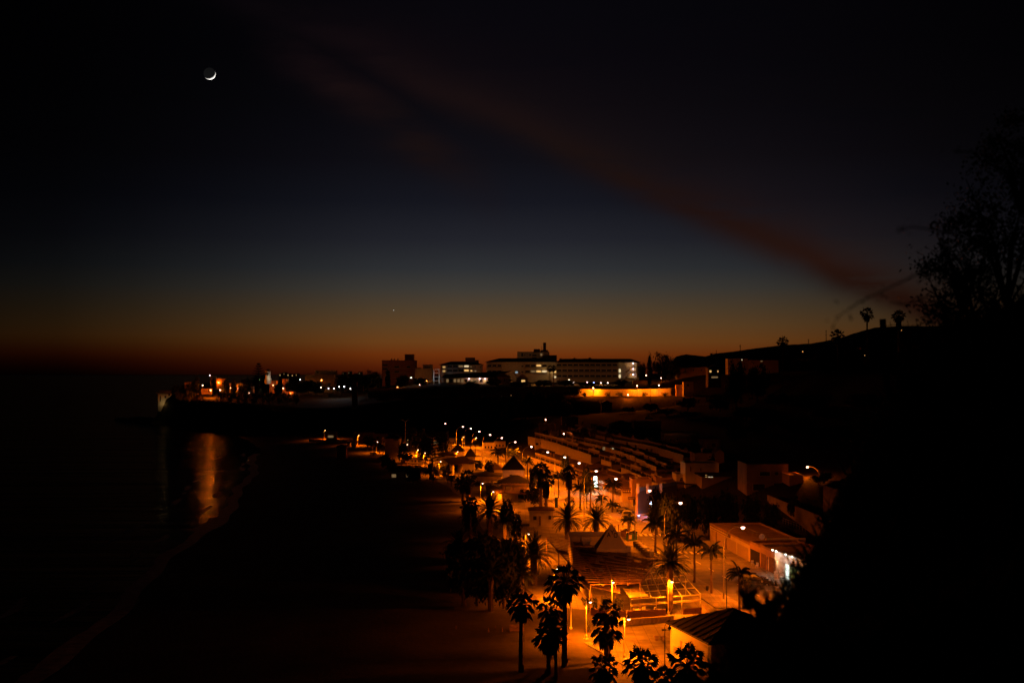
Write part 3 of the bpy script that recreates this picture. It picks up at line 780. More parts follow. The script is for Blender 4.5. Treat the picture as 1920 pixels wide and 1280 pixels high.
palm('date', 920, 178, 1075, 32, 'broad dark date palm in front of the grove trunks', 5)
# feather palms by the road
for px, pb, pc, rp, s, lb in [(1229,1036,985,24,1,'drooping feather palm beside the row of dumpsters'),(1302,1093,1022,23,2,'drooping feather palm left of two before the pale shop wall'),
    (1334,1113,1036,24,3,'drooping feather palm right of two before the pale shop wall'),(1268,1062,1005,22,4,'feather palm behind the lit date palm'),(1386,1144,1078,24,5,'feather palm by the dark parked car'),
    (1178,1015,976,14,1,'small feather palm beside the recycling containers'),(1148,960,948,13,2,'small feather palm above the second big date palm'),(1149,955,912,18,3,'feather palm with long hanging fronds left of the circle sign building'),
    (1107,960,916,18,4,'feather palm on a thick dark trunk before the lit shops'),(1088,955,917,17,5,'feather palm left of the thick dark trunk before the lit shops'),(1127,958,937,13,1,'small feather palm under the glowing shop sign'),
    (1047,934,896,13,2,'feather palm lit yellow green beside a street lamp post'),(989,902,866,13,3,'slim feather palm right of the big pointed roof'),(934,880,850,14,4,'feather palm, left of the pair before the bend'),
    (948,884,849,14,5,'feather palm, middle of the dark cluster before the bend'),(962,888,852,13,1,'feather palm, right of the dark cluster before the bend'),(891,853,833,11,2,'feather palm with hanging fronds right of the second pointed roof'),
    (1249,985,961,13,3,'feather palm with orange fronds under the second street lamp'),(1271,1003,968,15,4,'feather palm with a pale lit trunk beside the lamp post'),(1240,990,946,15,5,'feather palm with red lit fronds beside the globe sign')]:
    palm('queen', px, db(pb), pc, rp, lb, s)
# shaggy fan palms and slim palms behind
for px, pb, pc, rp, s, lb in [(1067,953,886,15,1,'thick shaggy palm left of the lit row of shops'),(1014,958,880,17,2,'thick shaggy palm right of the hipped restaurant roof'),(1024,962,900,16,3,'second thick shaggy palm right of the hipped restaurant roof'),
    (882,1005,946,19,4,'fan palm standing alone at the edge of the dark sand'),(868,945,905,17,5,'dark shaggy palm left of the bright restaurant corner'),(878,940,893,16,6,'dark shaggy palm behind the bright restaurant corner'),
    (689,845,824,9,1,'slim fan palm, leftmost of the far beach front palms'),(698,846,828,9,2,'slim fan palm, second of the far beach front palms'),(712,850,832,9,3,'slim fan palm, third of the far beach front palms'),(730,857,834,9,4,'slim fan palm, fourth of the far beach front palms'),
    (763,871,851,11,5,'fan palm on the sand left of the lit golden palm'),(748,858,842,9,6,'fan palm left of the dark hut lamp'),(826,890,872,8,1,'small slim palm before the bright forecourt'),(831,893,880,7,2,'second small slim palm before the bright forecourt'),
    (701,844,835,7,3,'low fan palm between the far beach front palms'),(795,868,846,12,4,'dark fan palm right of two promenade lamps')]:
    palm('shaggy' if s in (1,2,3,6) and rp > 12 else 'fan', px, db(pb), pc, rp, lb, s)
for px, pb, tp, rp, lb in [(812,905,893,6,'spiky yucca at the edge of the bright forecourt'),(840,906,895,5,'second spiky yucca at the edge of the bright forecourt'),(846,912,897,5,'spiky yucca by the end of the colonnade')]:
    palm('fan', px, db(pb), tp, rp, lb, 7, 'spiky yuccas')
# broad trees and pines of the beach front
for kind, px, d, tp, rp, s, lb in [('broad',893,440,861,15,1,'round dark tree before the second pointed roof'),('broad',787,520,800,15,2,'tall dark tree behind the layered pine'),('broad',800,505,815,12,3,'dark tree left of the layered pine'),
    ('broad',830,500,806,14,4,'dark tree right of the layered pine'),('broad',985,330,915,14,5,'dark tree under the restaurant awning'),('broad',1003,315,908,15,6,'dark round tree right of the restaurant awning'),
    ('broad',755,470,825,10,2,'dark bushy tree behind the hut lamp'),('broad',775,380,878,17,3,'low dark tree on the edge of the sand'),('broad',757,400,885,14,4,'spreading dark tree left of the forecourt'),
    ('broad',905,226,1000,30,5,'big dark leafy tree behind the palm grove'),('broad',960,222,1008,28,6,'big dark leafy tree left of the large date palm'),('broad',865,215,1012,34,1,'big dark leafy tree at the dark left end of the grove'),
    ('broad',880,262,935,17,2,'dark leafy tree by the corner of the restaurant'),('broad',952,258,935,15,3,'dark leafy tree in front of the restaurant awning'),('broad',968,246,962,12,4,'dark leafy tree left of the kiosk'),
    ('broad',868,192,1006,36,2,'large black leafy tree at the seaward end of the grove'),('broad',918,190,1004,38,3,'large black leafy tree in the heart of the grove'),('broad',962,192,1012,32,4,'large black leafy tree beside the large date palm'),('broad',893,182,1040,36,1,'broad low black tree at the front of the grove'),('broad',945,180,1046,34,6,'broad low black tree near the timber bench'),
    ('broad',1000,345,868,10,2,'dark tree squeezed between the hipped roof and the road'),('broad',918,400,862,10,3,'dark tree beside the gabled hall by the road'),('broad',848,430,866,10,5,'dark tree behind the white colonnade'),('broad',735,420,858,11,1,'dark tree among the fan palms on the far sand'),('broad',722,440,850,10,4,'small dark tree among the far fan palms'),
    ('broad',1100,330,872,11,3,'dark garden tree over the first row of houses'),('broad',1060,370,848,10,5,'dark garden tree at the left end of the first row'),
    ('broad',1232,262,911,18,5,'dark leafy tree behind the globe sign'),('broad',1255,250,925,20,6,'dark leafy tree above the second street lamp'),('broad',1292,262,920,22,1,'broad dark tree below the arched white house'),
    ('broad',1330,258,920,24,2,'dark tree right of the second street lamp'),('broad',1365,260,922,22,3,'dark tree before the round-window house'),('broad',1410,262,930,22,4,'dark tree behind the shop roof'),
    ('broad',1445,255,938,20,5,'dark tree below the lit bluish window'),('broad',1535,285,888,17,2,'dark ragged tree behind the hillside lamp post'),('broad',1550,290,905,15,4,'low dark tree right of the hillside lamp post'),('broad',1490,262,930,16,6,'round dark tree below the hillside lamp'),('pine',768,560,797,12,1,'dark pine against the cliff beside the tall twin lamp post')]:
    tree(kind, px, d, tp, rp, lb, s)
tree('norfolk', 811, 455, 805, 17, 'layered pine with flat tiers beside the beach-front wall', 1, 'layered pines')
tree('norfolk', 798, 470, 822, 10, 'small layered pine left of the taller one', 1, 'layered pines')
# lit shrubs at the pergola front, in the road bed and along the far promenade
for px, d, tp, rp, lb in [(1098,181,1116,9,'bush with lit twigs at the left front corner of the pergola'),(1115,179,1113,10,'bush with lit twigs left of the white lamp post'),(1134,178,1112,9,'bush with lit twigs behind the white lamp post'),(1160,178,1114,10,'bush with lit twigs under the brown roof edge'),
    (1103,163,1155,7,'small bush at the foot of the pergola'),(968,262,952,8,'lit bush left of the white kiosk'),(1180,262,958,6,'low bush in the bed by the parked van'),(1398,190,1070,12,'round bush before the dark parked car'),
    (1290,245,975,10,'bush below the orange palm'),(783,400,868,8,'lit bush beside the lamp left of the pine'),(930,270,1000,6,'low lit bush behind the lone fan palm')]:
    tree('shrub', px, d, tp, rp, lb, RND.randint(1,3), 'bushes around the lamps', cat='bush')
# cliff and hillside trees (dark); each stands on the slope
cl = [('broad',930,690,738,24),('broad',900,720,737,16),('pine',965,705,735,20),('broad',1000,730,733,22),('broad',1040,735,736,20),('broad',1075,745,738,16),('pine',880,745,735,12),('broad',985,680,757,18),('broad',1020,690,752,20),
      ('broad',1060,700,753,16),('broad',850,740,752,14),('broad',820,750,748,13),('broad',770,740,755,14),('broad',720,745,750,14),('broad',1095,700,770,14),('broad',1250,640,765,22),('broad',1290,600,770,26),('broad',1330,560,780,24),
      ('broad',1370,520,790,24),('broad',1400,560,760,26),('broad',1440,520,765,28),('broad',1480,470,800,26),('broad',1420,470,830,22),('broad',1380,430,840,22),('broad',1540,420,820,30),('broad',1580,400,850,30),('broad',1500,430,780,30),
      ('broad',1550,460,760,34),('broad',1620,430,780,36),('broad',1640,380,840,36),('broad',1180,690,762,14),('broad',1220,680,765,16),('pine',1290,660,745,22),('broad',1350,640,740,24),('broad',1460,560,735,26),('broad',1520,520,740,28)]
for i, (k, px, d, tp, rp) in enumerate(cl):
    where = 'cliff below the hotels' if px < 1110 else ('slope above the terraced houses' if px < 1345 else 'dark hillside at the right')
    n = sum(1 for c in cl[:i] if (c[1] < 1110, c[1] < 1345) == (px < 1110, px < 1345))
    x = X(px, d); hz = H(x, d); need = Z(tp, d) - hz
    if need < 2.5: tp = HZ - (hz + 4.5 + (i % 3) - CZ) / d * F
    tree(k, px, d, tp, rp, '%s dark tree massed with others on the %s' % (['tall','bushy','rounded','ragged'][i % 4], where), 1 + i % 6, 'dark trees on the ' + where)
# cliff-top trees and palms in silhouette
for kind, px, d, tp, rp, s, lb in [('broad',1243,800,659,19,1,'tall dark tree in silhouette right of the long hotel'),('cypress',1218,800,668,5,1,'dark cypress left of the tall dark tree beside the hotel'),('broad',1264,790,671,14,3,'dark tree right of the tallest tree beside the hotel'),('broad',1203,860,680,9,4,'low dark tree at the end wall of the hotel'),
    ('broad',946,850,702,14,5,'dark tree between the two gables in front of the hotel'),('broad',925,800,706,14,6,'dark tree before the long lit pavilion'),('broad',884,790,713,15,1,'low spreading tree left of the pavilion lamps'),('broad',975,795,714,18,2,'dark bushes under the small gable'),
    ('broad',1020,800,712,20,3,'dark hedge-like tree under the middle of the hotel'),('broad',1060,805,712,20,4,'dark tree under the long hotel balconies'),('broad',1100,805,716,18,5,'low dark tree above the lit wall'),('broad',1165,810,712,15,6,'dark tree under the hotel stairs'),
    ('broad',700,920,693,16,1,'dark tree left of the brick block'),('broad',690,900,698,16,2,'dark tree against the dusk left of the brick block'),('cypress',727,880,694,5,2,'dark cypress in front of the brick block'),('broad',755,850,703,13,3,'dark tree below the brick block'),('broad',790,840,708,16,4,'dark tree left of the bare white frame'),
    ('broad',578,890,711,15,5,'large dark tree before the penthouse block'),('broad',565,880,717,14,6,'dark tree left of the white lit yard'),('broad',595,870,714,13,1,'dark tree over the cliff edge by the yellow wall'),('cypress',504,900,704,6,1,'cypress in front of the white tower'),('cypress',495,905,703,6,2,'second cypress in front of the white tower'),
    ('cypress',480,900,706,6,1,'cypress left of the white tower'),('cypress',363,870,714,5,2,'slim cypress between two orange lights'),('cypress',369,868,707,5,1,'taller slim cypress between two orange lights'),('broad',357,870,717,9,2,'dark tree right of the lit house on the tip'),
    ('broad',330,870,722,11,3,'dark tree just behind the lit house on the tip'),('cypress',400,865,712,5,2,'cypress beside the brightest cliff lamp'),('cypress',424,860,712,7,1,'broad cypress left of the lit columns'),('cypress',438,860,712,5,2,'cypress amid the lit columns'),('cypress',464,870,710,5,1,'cypress in front of the dim orange wall'),
    ('cypress',519,885,722,5,2,'small cypress right of the orange wall'),('cypress',525,885,712,5,1,'cypress left of the bright orange strip'),('broad',545,870,712,10,2,'dark tree over the small orange house'),('broad',455,860,722,14,3,'bushy dark tree on the cliff edge'),
    ('broad',640,880,700,14,4,'dark tree above the white lit yard'),('broad',665,890,697,14,5,'dark tree right of the white lit yard'),('broad',1380,640,677,20,6,'dark trees before the low white flats'),('broad',1420,640,680,22,1,'dark tree right of the low white flats'),('broad',1500,600,668,24,2,'dark tree between the two plateau palms'),
    ('broad',1540,600,662,22,3,'dark tree under the second plateau palm'),('broad',1600,590,650,24,4,'dark tree at the foot of the tall plateau palm')]:
    x = X(px, d); need = Z(tp, d) - H(x, d)
    tree(kind, px, d, tp, rp, lb, s, 'trees on the cliff top')
palm('fan', 1467.6, 610, 640, 11, 'fan palm silhouette on the right plateau, leftmost and lowest', 1, 'palms on the plateau')
palm('fan', 1571, 600, 630, 14, 'wide fan palm silhouette in the middle of the right plateau', 2, 'palms on the plateau')
palm('fan', 1625.5, 560, 588, 13, 'tall lone fan palm silhouette rising above the mountain ridge', 3, 'palms on the plateau')
palm('shaggy', 1685, 420, 592, 13, 'thick fan palm silhouette behind the wire fence', 2, 'palms on the plateau')
palm('fan', 1031, 800, 690, 6, 'palm silhouette before the hotel stair slot, left of two', 4, 'palms on the plateau')
palm('fan', 1038, 800, 690, 6, 'palm silhouette before the hotel stair slot, right of two', 5, 'palms on the plateau')
tree('norfolk', 485, 900, 681, 8, 'layered pine with green-lit lower boughs beside the white tower', 1, 'layered pines')

for k in range(15):
    px = 338 + k*15.5
    if 375 < px < 412: continue
    d = next(q for q in range(780, 900) if H(X(px,q),q) > 15.5) + 1; tree('shrub', px, d, 733.5 - (k*5 % 7)*.7, 12, ORD[k] + ' low dark bush from the left on the headland edge', 1 + k % 3, 'low bushes on the headland edge', cat='bush')
# ------------------------------------------------------------------ buildings
def win(parent, x, z, w, h, m='glass', y=0.0, frame='cream_wall', name='window', ins=False):
    """window on a front wall lying in the plane y (front looks towards -y)"""
    mb = MB(); t = .1
    mb.box(x-w/2-t, x+w/2+t, y-.06, y+.0-.003, z-t, z); mb.box(x-w/2-t, x+w/2+t, y-.06, y-.003, z+h, z+h+t)
    mb.box(x-w/2-t, x-w/2, y-.06, y-.003, z, z+h); mb.box(x+w/2, x+w/2+t, y-.06, y-.003, z, z+h)
    f = mb.build(name, frame, parent)
    MB().box(x-w/2, x+w/2, y-.03, y-.004, z, z+h).build('pane', m, f)
    return f
def chim(parent, x, y, z, h=1.2, w=.5, m='white_wall'):
    mb = MB(); mb.box(x-w/2, x+w/2, y-w/2, y+w/2, z-.3, z+h); c = mb.build('chimney', m, parent)
    MB().box(x-w*.7, x+w*.7, y-w*.7, y+w*.7, z+h+.003, z+h+.15).build('chimney_cap', 'roof_tile', c)
def bpx(name, label, cat, x0, x1, ytop, ybot, d, depth=9, wallm='white_wall', roof='flat', rh=1.2, roofm='flat_roof', wins=(), chims=(), base=4, rot=0.0, group=None, par=.35, over=.5, doors=()):
    """a building facing the camera; wins are (px, py, wpx, hpx, pane material) in pixels of the photo's frame at its depth"""
    if d is None: d = g((x0+x1)/2, ybot)
    xa, xb, zt, zb = X(x0,d), X(x1,d), Z(ytop,d), Z(ybot,d)
    t = thing(name, label, cat, ((xa+xb)/2, d, zb), rot, group); w = xb-xa; h = zt-zb
    MB().box(-w/2, w/2, 0, depth, -base, h - (.02 if roof == 'flat' else 0)).build('wall', wallm, t)
    if roof == 'flat':
        mb = MB(); q = .22
        mb.box(-w/2-.04, w/2+.04, -.04, q, h-.02, h+par); mb.box(-w/2-.04, w/2+.04, depth-q, depth+.04, h-.02, h+par)
        mb.box(-w/2-.04, -w/2+q, q, depth-q, h-.02, h+par); mb.box(w/2-q, w/2+.04, q, depth-q, h-.02, h+par)
        mb.box(-w/2+q, w/2-q, q, depth-q, h-.018, h+.05)
        mb.build('roof', wallm if roofm == 'flat_roof' else roofm, t)
    elif roof == 'hip': MB().hip(-w/2-over, w/2+over, -over, depth+over, h+.19, rh).build('roof', roofm, t)
    elif roof == 'gable': MB().gable(-w/2-over, w/2+over, -over, depth+over, h+.16, rh).build('roof', roofm, t)
    elif roof == 'slab': MB().box(-w/2-over, w/2+over, -over, depth+over, h+.003, h+.35).build('roof', roofm, t)
    s = d/F
    for p in wins: win(t, (p[0]-(x0+x1)/2)*s, (ybot-p[1])*s - p[3]*s/2, p[2]*s, p[3]*s, p[4])
    for p in doors:
        MB().box((p[0]-(x0+x1)/2-p[2]/2)*s, (p[0]-(x0+x1)/2+p[2]/2)*s, -.06, -.003, (ybot-p[1])*s-p[3]*s/2, (ybot-p[1])*s+p[3]*s/2).build('door', 'door', t)
    for c in chims: chim(t, (c[0]-(x0+x1)/2)*s, depth*.5, h+(rh*.5 if roof in ('hip','gable') else .1), c[1]*s)
    return t

# --- near white building with tiled pyramid roof
A0 = Vector((X(1257,db(1229)), db(1229), GZ)); ud = Vector((2.45,-9.1,0)).normalized()
t = thing('white_building', 'white building with striped dark tiled roof and brown double door at the lower right', 'building', A0, math.atan2(ud.y, ud.x))
Lw, Dw, hw = 11.8, 11.0, 3.9
MB().box(0, Lw, 0, Dw, -.4, hw).build('wall', 'white_wall', t)
# local x runs towards the camera along the lit wall (at y=0), local y to the right
mb = MB().hip(-.45, Lw+.45, -.45, Dw+.45, hw+.19, 2.5, ridge=.6)
for k in range(9):       # courses of cap tiles standing proud of the slope, running up it
    x = -.1 + k*1.5; z0 = hw+.22; run = Dw/2+.45
    fr = max(.06, 1 - abs(x - Lw/2)/(Lw/2+.45)); mb.bar((x,-.4,z0), (x + (Lw/2-x)*0.0, -.4 + run*fr*.98, z0 + 2.5*fr*.98), .34, .16)
mb.build('roof', 'dark_tile', t)
MB().box(-.5, Lw+.5, -.52, -.45, hw+.0, hw+.17).build('gutter', 'dark_metal', t)
MB().box(5.4, 7.3, -.06, -.003, 0, 2.35).build('door', 'door', t)
MB().box(3.0, 3.6, -.05, -.003, 1.75, 2.55).build('window', 'shutter', t)
mb = MB(); [mb.box(1.05, 2.15, -.05, -.01, .55+k*.16, .65+k*.16) for k in range(6)]; mb.build('vent_grille', 'metal', t)
MB().tube([(Lw-.12,-.1,0),(Lw-.12,-.1,hw)], .05, 6).build('downpipe', 'white_metal', t)
ca = MB().bar((.15,-.02,hw-.75), (.15,-.75,hw-.7), .06).build('bracket', 'dark_metal', t)
MB().box(.02,.28,-1.15,-.7,hw-.78,hw-.55).build('floodlight', 'dark_metal', t)
# smaller tiled pavilion nearer the camera
d = 122; B0 = Vector((X(1392,d), d, GZ))
t = thing('tiled_pavilion', 'small dark pavilion with stepped tiled roof and finial, half hidden by the slope', 'pavilion', B0, rad(-15))
MB().box(-3, 3, -3, 3, -.4, 3.0).build('wall', 'ochre_wall', t)
rf = MB().hip(-3.7, 3.7, -3.7, 3.7, 3.19, 3.0, 0).build('roof', 'roof_tile', t)
MB().lathe([(.28,6.0),(.2,6.3),(.32,6.5),(.08,6.75),(.14,6.9),(.02,7.5)], 10).build('finial', 'concrete', rf)
MB().box(-1.2,-.1,-3.06,-3.003,0,2.1).build('door', 'door', t)

# --- pergola restaurant
t = thing('pergola_restaurant', 'low white restaurant block under a plaster pyramid with black letters', 'restaurant', (X(1146,214), 214, GZ))
MB().box(-6.5, 3.6, 2.2, 22, -.3, 3.2).build('wall', 'pyramid_plaster', t)
mb = MB()
for a in [(-6.5,3.6,2.2,2.5),(-6.5,-6.2,2.5,21.7),(-6.5,3.6,21.7,22),(-4.6,-4.3,4,14),(-4.3,-2.6,13.7,14),(-5.2,-3.2,8,8.3)]: mb.box(a[0],a[1],a[2],a[3],3.2,4.0)
mb.build('parapet', 'pyramid_plaster', t)
zb = Z(1036,211)-GZ; MB().box(-2.75, 2.6, -3.0, 2.4, -.3, zb+.7).build('plinth', 'pyramid_plaster', t)
zt = Z(984,211)-GZ; ap = (0.05, -.3, zt); zq = zb+.7
q = [(-2.6,-2.9,zq),(2.5,-2.9,zq),(2.5,2.3,zq),(-2.6,2.3,zq)]
pyr = MB().add(q+[ap], [(0,1,4),(1,2,4),(2,3,4),(3,0,4),(0,3,2,1)]).build('pyramid', 'pyramid_plaster', t)
# letters A Y O lying on the front slope
p0, p1 = Vector((-.05,-2.9,zq)), Vector(ap); up = (p1-p0).normalized(); rt = Vector((1,0,0)); nn = rt.cross(up).normalized()
if nn.y > 0: nn = -nn
def stroke(mb, c, a, b, w=.12):
    P = c + rt*a[0] + up*a[1] + nn*.03; Q = c + rt*b[0] + up*b[1] + nn*.03
    dd = (Q-P).normalized(); s_ = dd.cross(nn).normalized()*w/2; e = nn*.025
    mb.add([P-s_-e,P+s_-e,P+s_+e,P-s_+e,Q-s_-e,Q+s_-e,Q+s_+e,Q-s_+e], [(0,3,2,1),(4,5,6,7),(0,1,5,4),(1,2,6,5),(2,3,7,6),(3,0,4,7)])
ln = (p1-p0).length; base = p0 + up*ln*.46
for name, c, st in [('letter', base + rt*-.55, [((-.26,0),(0,.78)),((0,.78),(.26,0)),((-.16,.26),(.16,.26))]), ('letter', base + rt*.06 + up*.5, [((0,0),(0,.36)),((0,.36),(-.27,.78)),((0,.36),(.27,.78))]),
                    ('letter', base + rt*.62 + up*-.06, [((-.25,.06),(-.25,.68)),((.25,.06),(.25,.68)),((-.25,.72),(.25,.72)),((-.25,.02),(.25,.02))])]:
    mb = MB(); [stroke(mb, c, a, b) for a, b in st]; mb.build(name, 'black_letter', pyr)
# wooden pergola frame with cane shading
C = [Vector((X(1025,228),228,5.8)), Vector((X(1107,177),177,5.8)), Vector((X(1200,180),180,5.5)), Vector((X(1232,207),207,5.3))]
t = thing('wooden_pergola', 'brown timber pergola with sagging cane shades left of the pyramid', 'pergola', (C[0]+C[2])/2*Vector((1,1,0)).x if False else ((C[0].x+C[2].x)/2, 203, GZ))
og = t.location
def bil(a, b, q=C): return (q[0]*(1-a)+q[1]*a)*(1-b) + (q[3]*(1-a)+q[2]*a)*b
for k in range(5):
    b = k/4; pts = [bil(a/10, b) for a in range(11)]
    mb = MB(); [mb.bar(pts[i], pts[i+1], .14, .22) for i in range(10)]; mb.build('beam', 'wood', t, og)
mb = MB()
for k in range(23):
    a = k/22; mb.bar(bil(a,0)+Vector((0,0,.16)), bil(a,1)+Vector((0,0,.16)), .07, .1)
stf = mb.build('rafters', 'wood', t, og)
for k in range(9):
    a0, a1 = k/9+.008, (k+1)/9-.02; mb = MB(); rr_ = random.Random(k)
    for j in range(16):
        b0, b1 = j/16, (j+1)/16
        if rr_.random() < (.85 if j < 4 else (.35 if j < 8 else .07)): continue
        s0 = -.12*math.sin(b0*9+k); s1 = -.12*math.sin(b1*9+k)
        c = [bil(a0,b0)+Vector((0,0,-.3+s0)), bil(a1,b0)+Vector((0,0,-.26+s0)), bil(a1,b1)+Vector((0,0,-.26+s1)), bil(a0,b1)+Vector((0,0,-.3+s1))]
        mb.sheet(c, .03)
    mb.build('cane_shade', 'cane', t, og)
for a, b in [(0,0),(.33,0),(.66,0),(1,0),(1,.5),(1,1),(.5,1),(0,.6)]:
    p = bil(a,b); MB().tube([(p.x,p.y,GZ-.1),(p.x,p.y,p.z-.1)], .09, 6).build('post', 'wood', t, og)
# white steel frame of the front terrace
C2 = [Vector((X(1183,174),174,4.45)), Vector((X(1313,177.5),177.5,4.45)), Vector((X(1262,203),203,4.9)), Vector((X(1180,197),197,4.9))]
t = thing('white_pergola', 'open white steel frame over the front terrace around the lit date palm', 'pergola', (20.5,186,GZ)); og = t.location
for k in range(6):
    a = k/5; MB().bar(bil(0,a,C2), bil(1,a,C2), .1, .12).build('beam', 'white_metal', t, og)
for k in range(8):
    b = k/7; MB().bar(bil(b,0,C2)+Vector((0,0,.11)), bil(b,1,C2)+Vector((0,0,.11)), .09, .1).build('beam', 'white_metal', t, og)
for a, b in [(0,0),(.36,0),(.73,0),(1,0),(0,.5),(.5,.5),(1,.5),(0,1),(.5,1),(1,1)]:
    p = bil(a,b,C2); MB().bar((p.x,p.y,GZ-.1), (p.x,p.y,p.z-.06), .1).build('post', 'white_metal', t, og)
MB().bar(Vector((X(1184,174),173.8,3.75)), Vector((X(1313,177.5),177.2,3.85)), .07).build('rail', 'white_metal', t, og)
mb = MB()       # rolled side curtain hanging from the rail
for k in range(22):
    a, b = k/22, (k+1)/22; P = Vector((X(1184,174),173.7,3.72)).lerp(Vector((X(1313,177.5),177.1,3.8)), a); Q = Vector((X(1184,174),173.7,3.72)).lerp(Vector((X(1313,177.5),177.1,3.8)), b)
    mb.bar(P+Vector((0,0,-.12-.05*math.sin(k*1.1))), Q+Vector((0,0,-.12-.05*math.sin((k+1)*1.1))), .2, .14)
mb.build('rolled_curtain', 'pale_canvas', t, og)
t = MB().sheet([(X(1163,184),184,4.75),(X(1181,174.2),174.2,4.62),(X(1216,175.4),175.4,4.62),(X(1199,184.5),184.5,4.75)], .06).build('canvas_canopy', 'pale_canvas'); tag(t, 'taut pale canvas canopy beside the open white frame', 'canopy')
t = MB().sheet([(X(1108,180),180,5.2),(X(1163,176.5),176.5,4.9),(X(1161,190),190,5.3),(X(1118,192),192,5.5)], .12).build('lean_to_roof', 'wood'); tag(t, 'brown boarded roof between the timber pergola and the pale canopy', 'roof')
def lowwall(name, label, cat, p, q, z1, th, m, z0=GZ-.2):
    mb = MB(); mb.wall(p, q, z0, z1, th); o = mb.build(name, m); return tag(o, label, cat)
lowwall('timber_wall', 'low boarded terrace wall under the pale canopy', 'wall', (X(1176,173.2),173.2), (X(1248,174.6),174.6), 2.95, .25, 'plank')
lowwall('timber_wall', 'low boarded terrace wall right of the entrance gap, near the stone ramp', 'wall', (X(1281,175.5),175.5), (X(1317,176.4),176.4), 2.85, .25, 'plank')
lowwall('timber_wall', 'dim boarded terrace wall behind the lit twiggy bushes', 'wall', (X(1108,175),175), (X(1174,173.4),173.4), 2.9, .25, 'plank')
lowwall('stone_wall', 'long low stone wall shading the sand below the terrace path', 'wall', (X(1166,168),168), (X(1262,171),171), 2.75, .5, 'stone')
lowwall('rubble_wall', 'lit rubble ramp wall at the right corner of the terrace', 'wall', (X(1318,176.6),176.6), (X(1338,167),167), 3.1, .45, 'rubble')
lowwall('stone_kerb', 'pale stone kerb running from the corner lamp post to the bright square', 'kerb', (X(1101,157),157), (X(1182,144),144), 2.1, .9, 'paving')
lowwall('panel_wall', 'pale slanted panel under the left edge of the timber pergola', 'wall', (X(1088,184),184), (X(1105,176),176), 5.3, .12, 'pale_canvas', z0=4.0)

# --- far restaurants along the beach
def hut(name, label, cat, px, d, wpx, eave_py, top_py, depth=None, wallm='white_wall', roofm='dark_tile', ridge=0, over=.3, lower=None, wins=(), th=.18):
    x = X(px,d); w = wpx/F*d; dp = depth or w; z = H(x,d); t = thing(name, label, cat, (x, d, z), 0)
    ze = Z(eave_py,d)-z; zt = Z(top_py, d+dp/2)-z
    MB().box(-w/2+over, w/2-over, over, dp-over, -.5, ze-.02).build('wall', wallm, t)
    MB().hip(-w/2, w/2, 0, dp, ze+th, max(.3, zt-ze-th), ridge, th).build('roof', roofm, t)
    s = d/F
    for p in wins: win(t, (p[0]-px)*s, Z(p[1],d)-z-p[3]*s/2, p[2]*s, p[3]*s, p[4], y=over)
    return t
hut('pyramid_roof_hall', 'tall steep dark pyramid roof on white walls, largest of the pointed roofs', 'building', 963, 382, 44, 881, 853, wins=[(958,892,5,5,'dark_glass')])
hut('pyramid_roof_hall', 'steep dark pyramid roof, middle one of three pointed roofs', 'building', 882, 448, 22, 856, 839)
hut('pyramid_roof_hall', 'steep dark pyramid roof farthest left, smallest looking of three pointed roofs', 'building', 858, 479, 26, 846, 831)
hut('hipped_roof_hall', 'wide low hipped tile roof in front of the largest pointed roof', 'building', 966, 355, 66, 906, 890, 9, ridge=1.5)
hut('tiled_hall', 'long low tile-roofed hall left of the largest pointed roof', 'building', 912, 392, 60, 893, 884, 12, roofm='dark_tile', ridge=5)
hut('tiled_hall', 'low tile-roofed hall with a small gabled end beside the lit road', 'building', 928, 405, 30, 880, 866, 10, 'cream_wall', 'roof_tile', ridge=1)
hut('tiled_hall', 'low tiled hall spreading below the two farther pointed roofs', 'building', 868, 432, 46, 869, 859, 14, 'white_wall', 'dark_tile', ridge=6)
hut('tiled_hall', 'low tiled hall with reddish roof left of the pointed roofs', 'building', 838, 458, 34, 854, 846, 12, 'white_wall', 'roof_tile', ridge=5, wins=[(815,850,4,4,'dark_glass')])
hut('hipped_hut', 'dark hipped hut with white walls on the far beach front', 'hut', 736, 478, 31, 822, 811, 7, ridge=1, wins=[(742,824,9,2,'dark_glass')])
hut('white_kiosk', 'small white kiosk with low tiled roof, a dark window and a door', 'kiosk', 1015.5, 276, 50, 957, 949, 6.0, 'white_wall', 'roof_tile', ridge=1.0, wins=[(1003,971,6,7,'dark_glass'),(1012.5,976,2.5,17,'door'),(1031,970,5,7,'dark_glass')])
hut('beach_bar', 'dark thatched beach bar with a lit counter left of the bright forecourt', 'beach bar', 752, 395, 50, 884, 873, 8, 'ochre_wall', 'thatch', ridge=5, over=1.0, wins=[(738,892,8,6,'dim_window'),(768,892,14,6,'dim_window')])
hut('beach_bar', 'low dark beach hut by the white cabins', 'beach bar', 640, 500, 20, 838, 832, 5, 'wood', 'thatch', ridge=2)
# restaurant with long lit wall and awning
P, Q = (X(911,357),357), (X(941,329),329)
t = thing('restaurant', 'white restaurant with a bright lamp-lit side wall and wide reddish awning', 'restaurant', (X(950,345), 345, GZ)); og = t.location
mb = MB(); a, b = Vector((*P,0)), Vector((*Q,0)); c, dd_ = b+Vector((11,6,0)), a+Vector((12,7,0))
mb.add([(p.x,p.y,z) for z in (GZ-.3, 4.2) for p in (a,b,c,dd_)], [(0,3,2,1),(4,5,6,7),(0,1,5,4),(1,2,6,5),(2,3,7,6),(3,0,4,7)]); mb.build('wall', 'white_wall', t, og)
mb = MB(); mb.sheet([(a.x-.6,a.y-.3,4.45),(b.x-.6,b.y-.3,4.35),(b.x+.8,b.y+.2,4.75),(a.x+.8,a.y+.2,4.85)], .15); mb.build('eaves', 'roof_tile', t, og)
MB().sheet([(X(941,329),329,4.35),(X(986,328),328,4.3),(X(990,352),352,4.9),(X(938,352),352,4.9)], .1).build('awning', 'flat_roof', t, og)
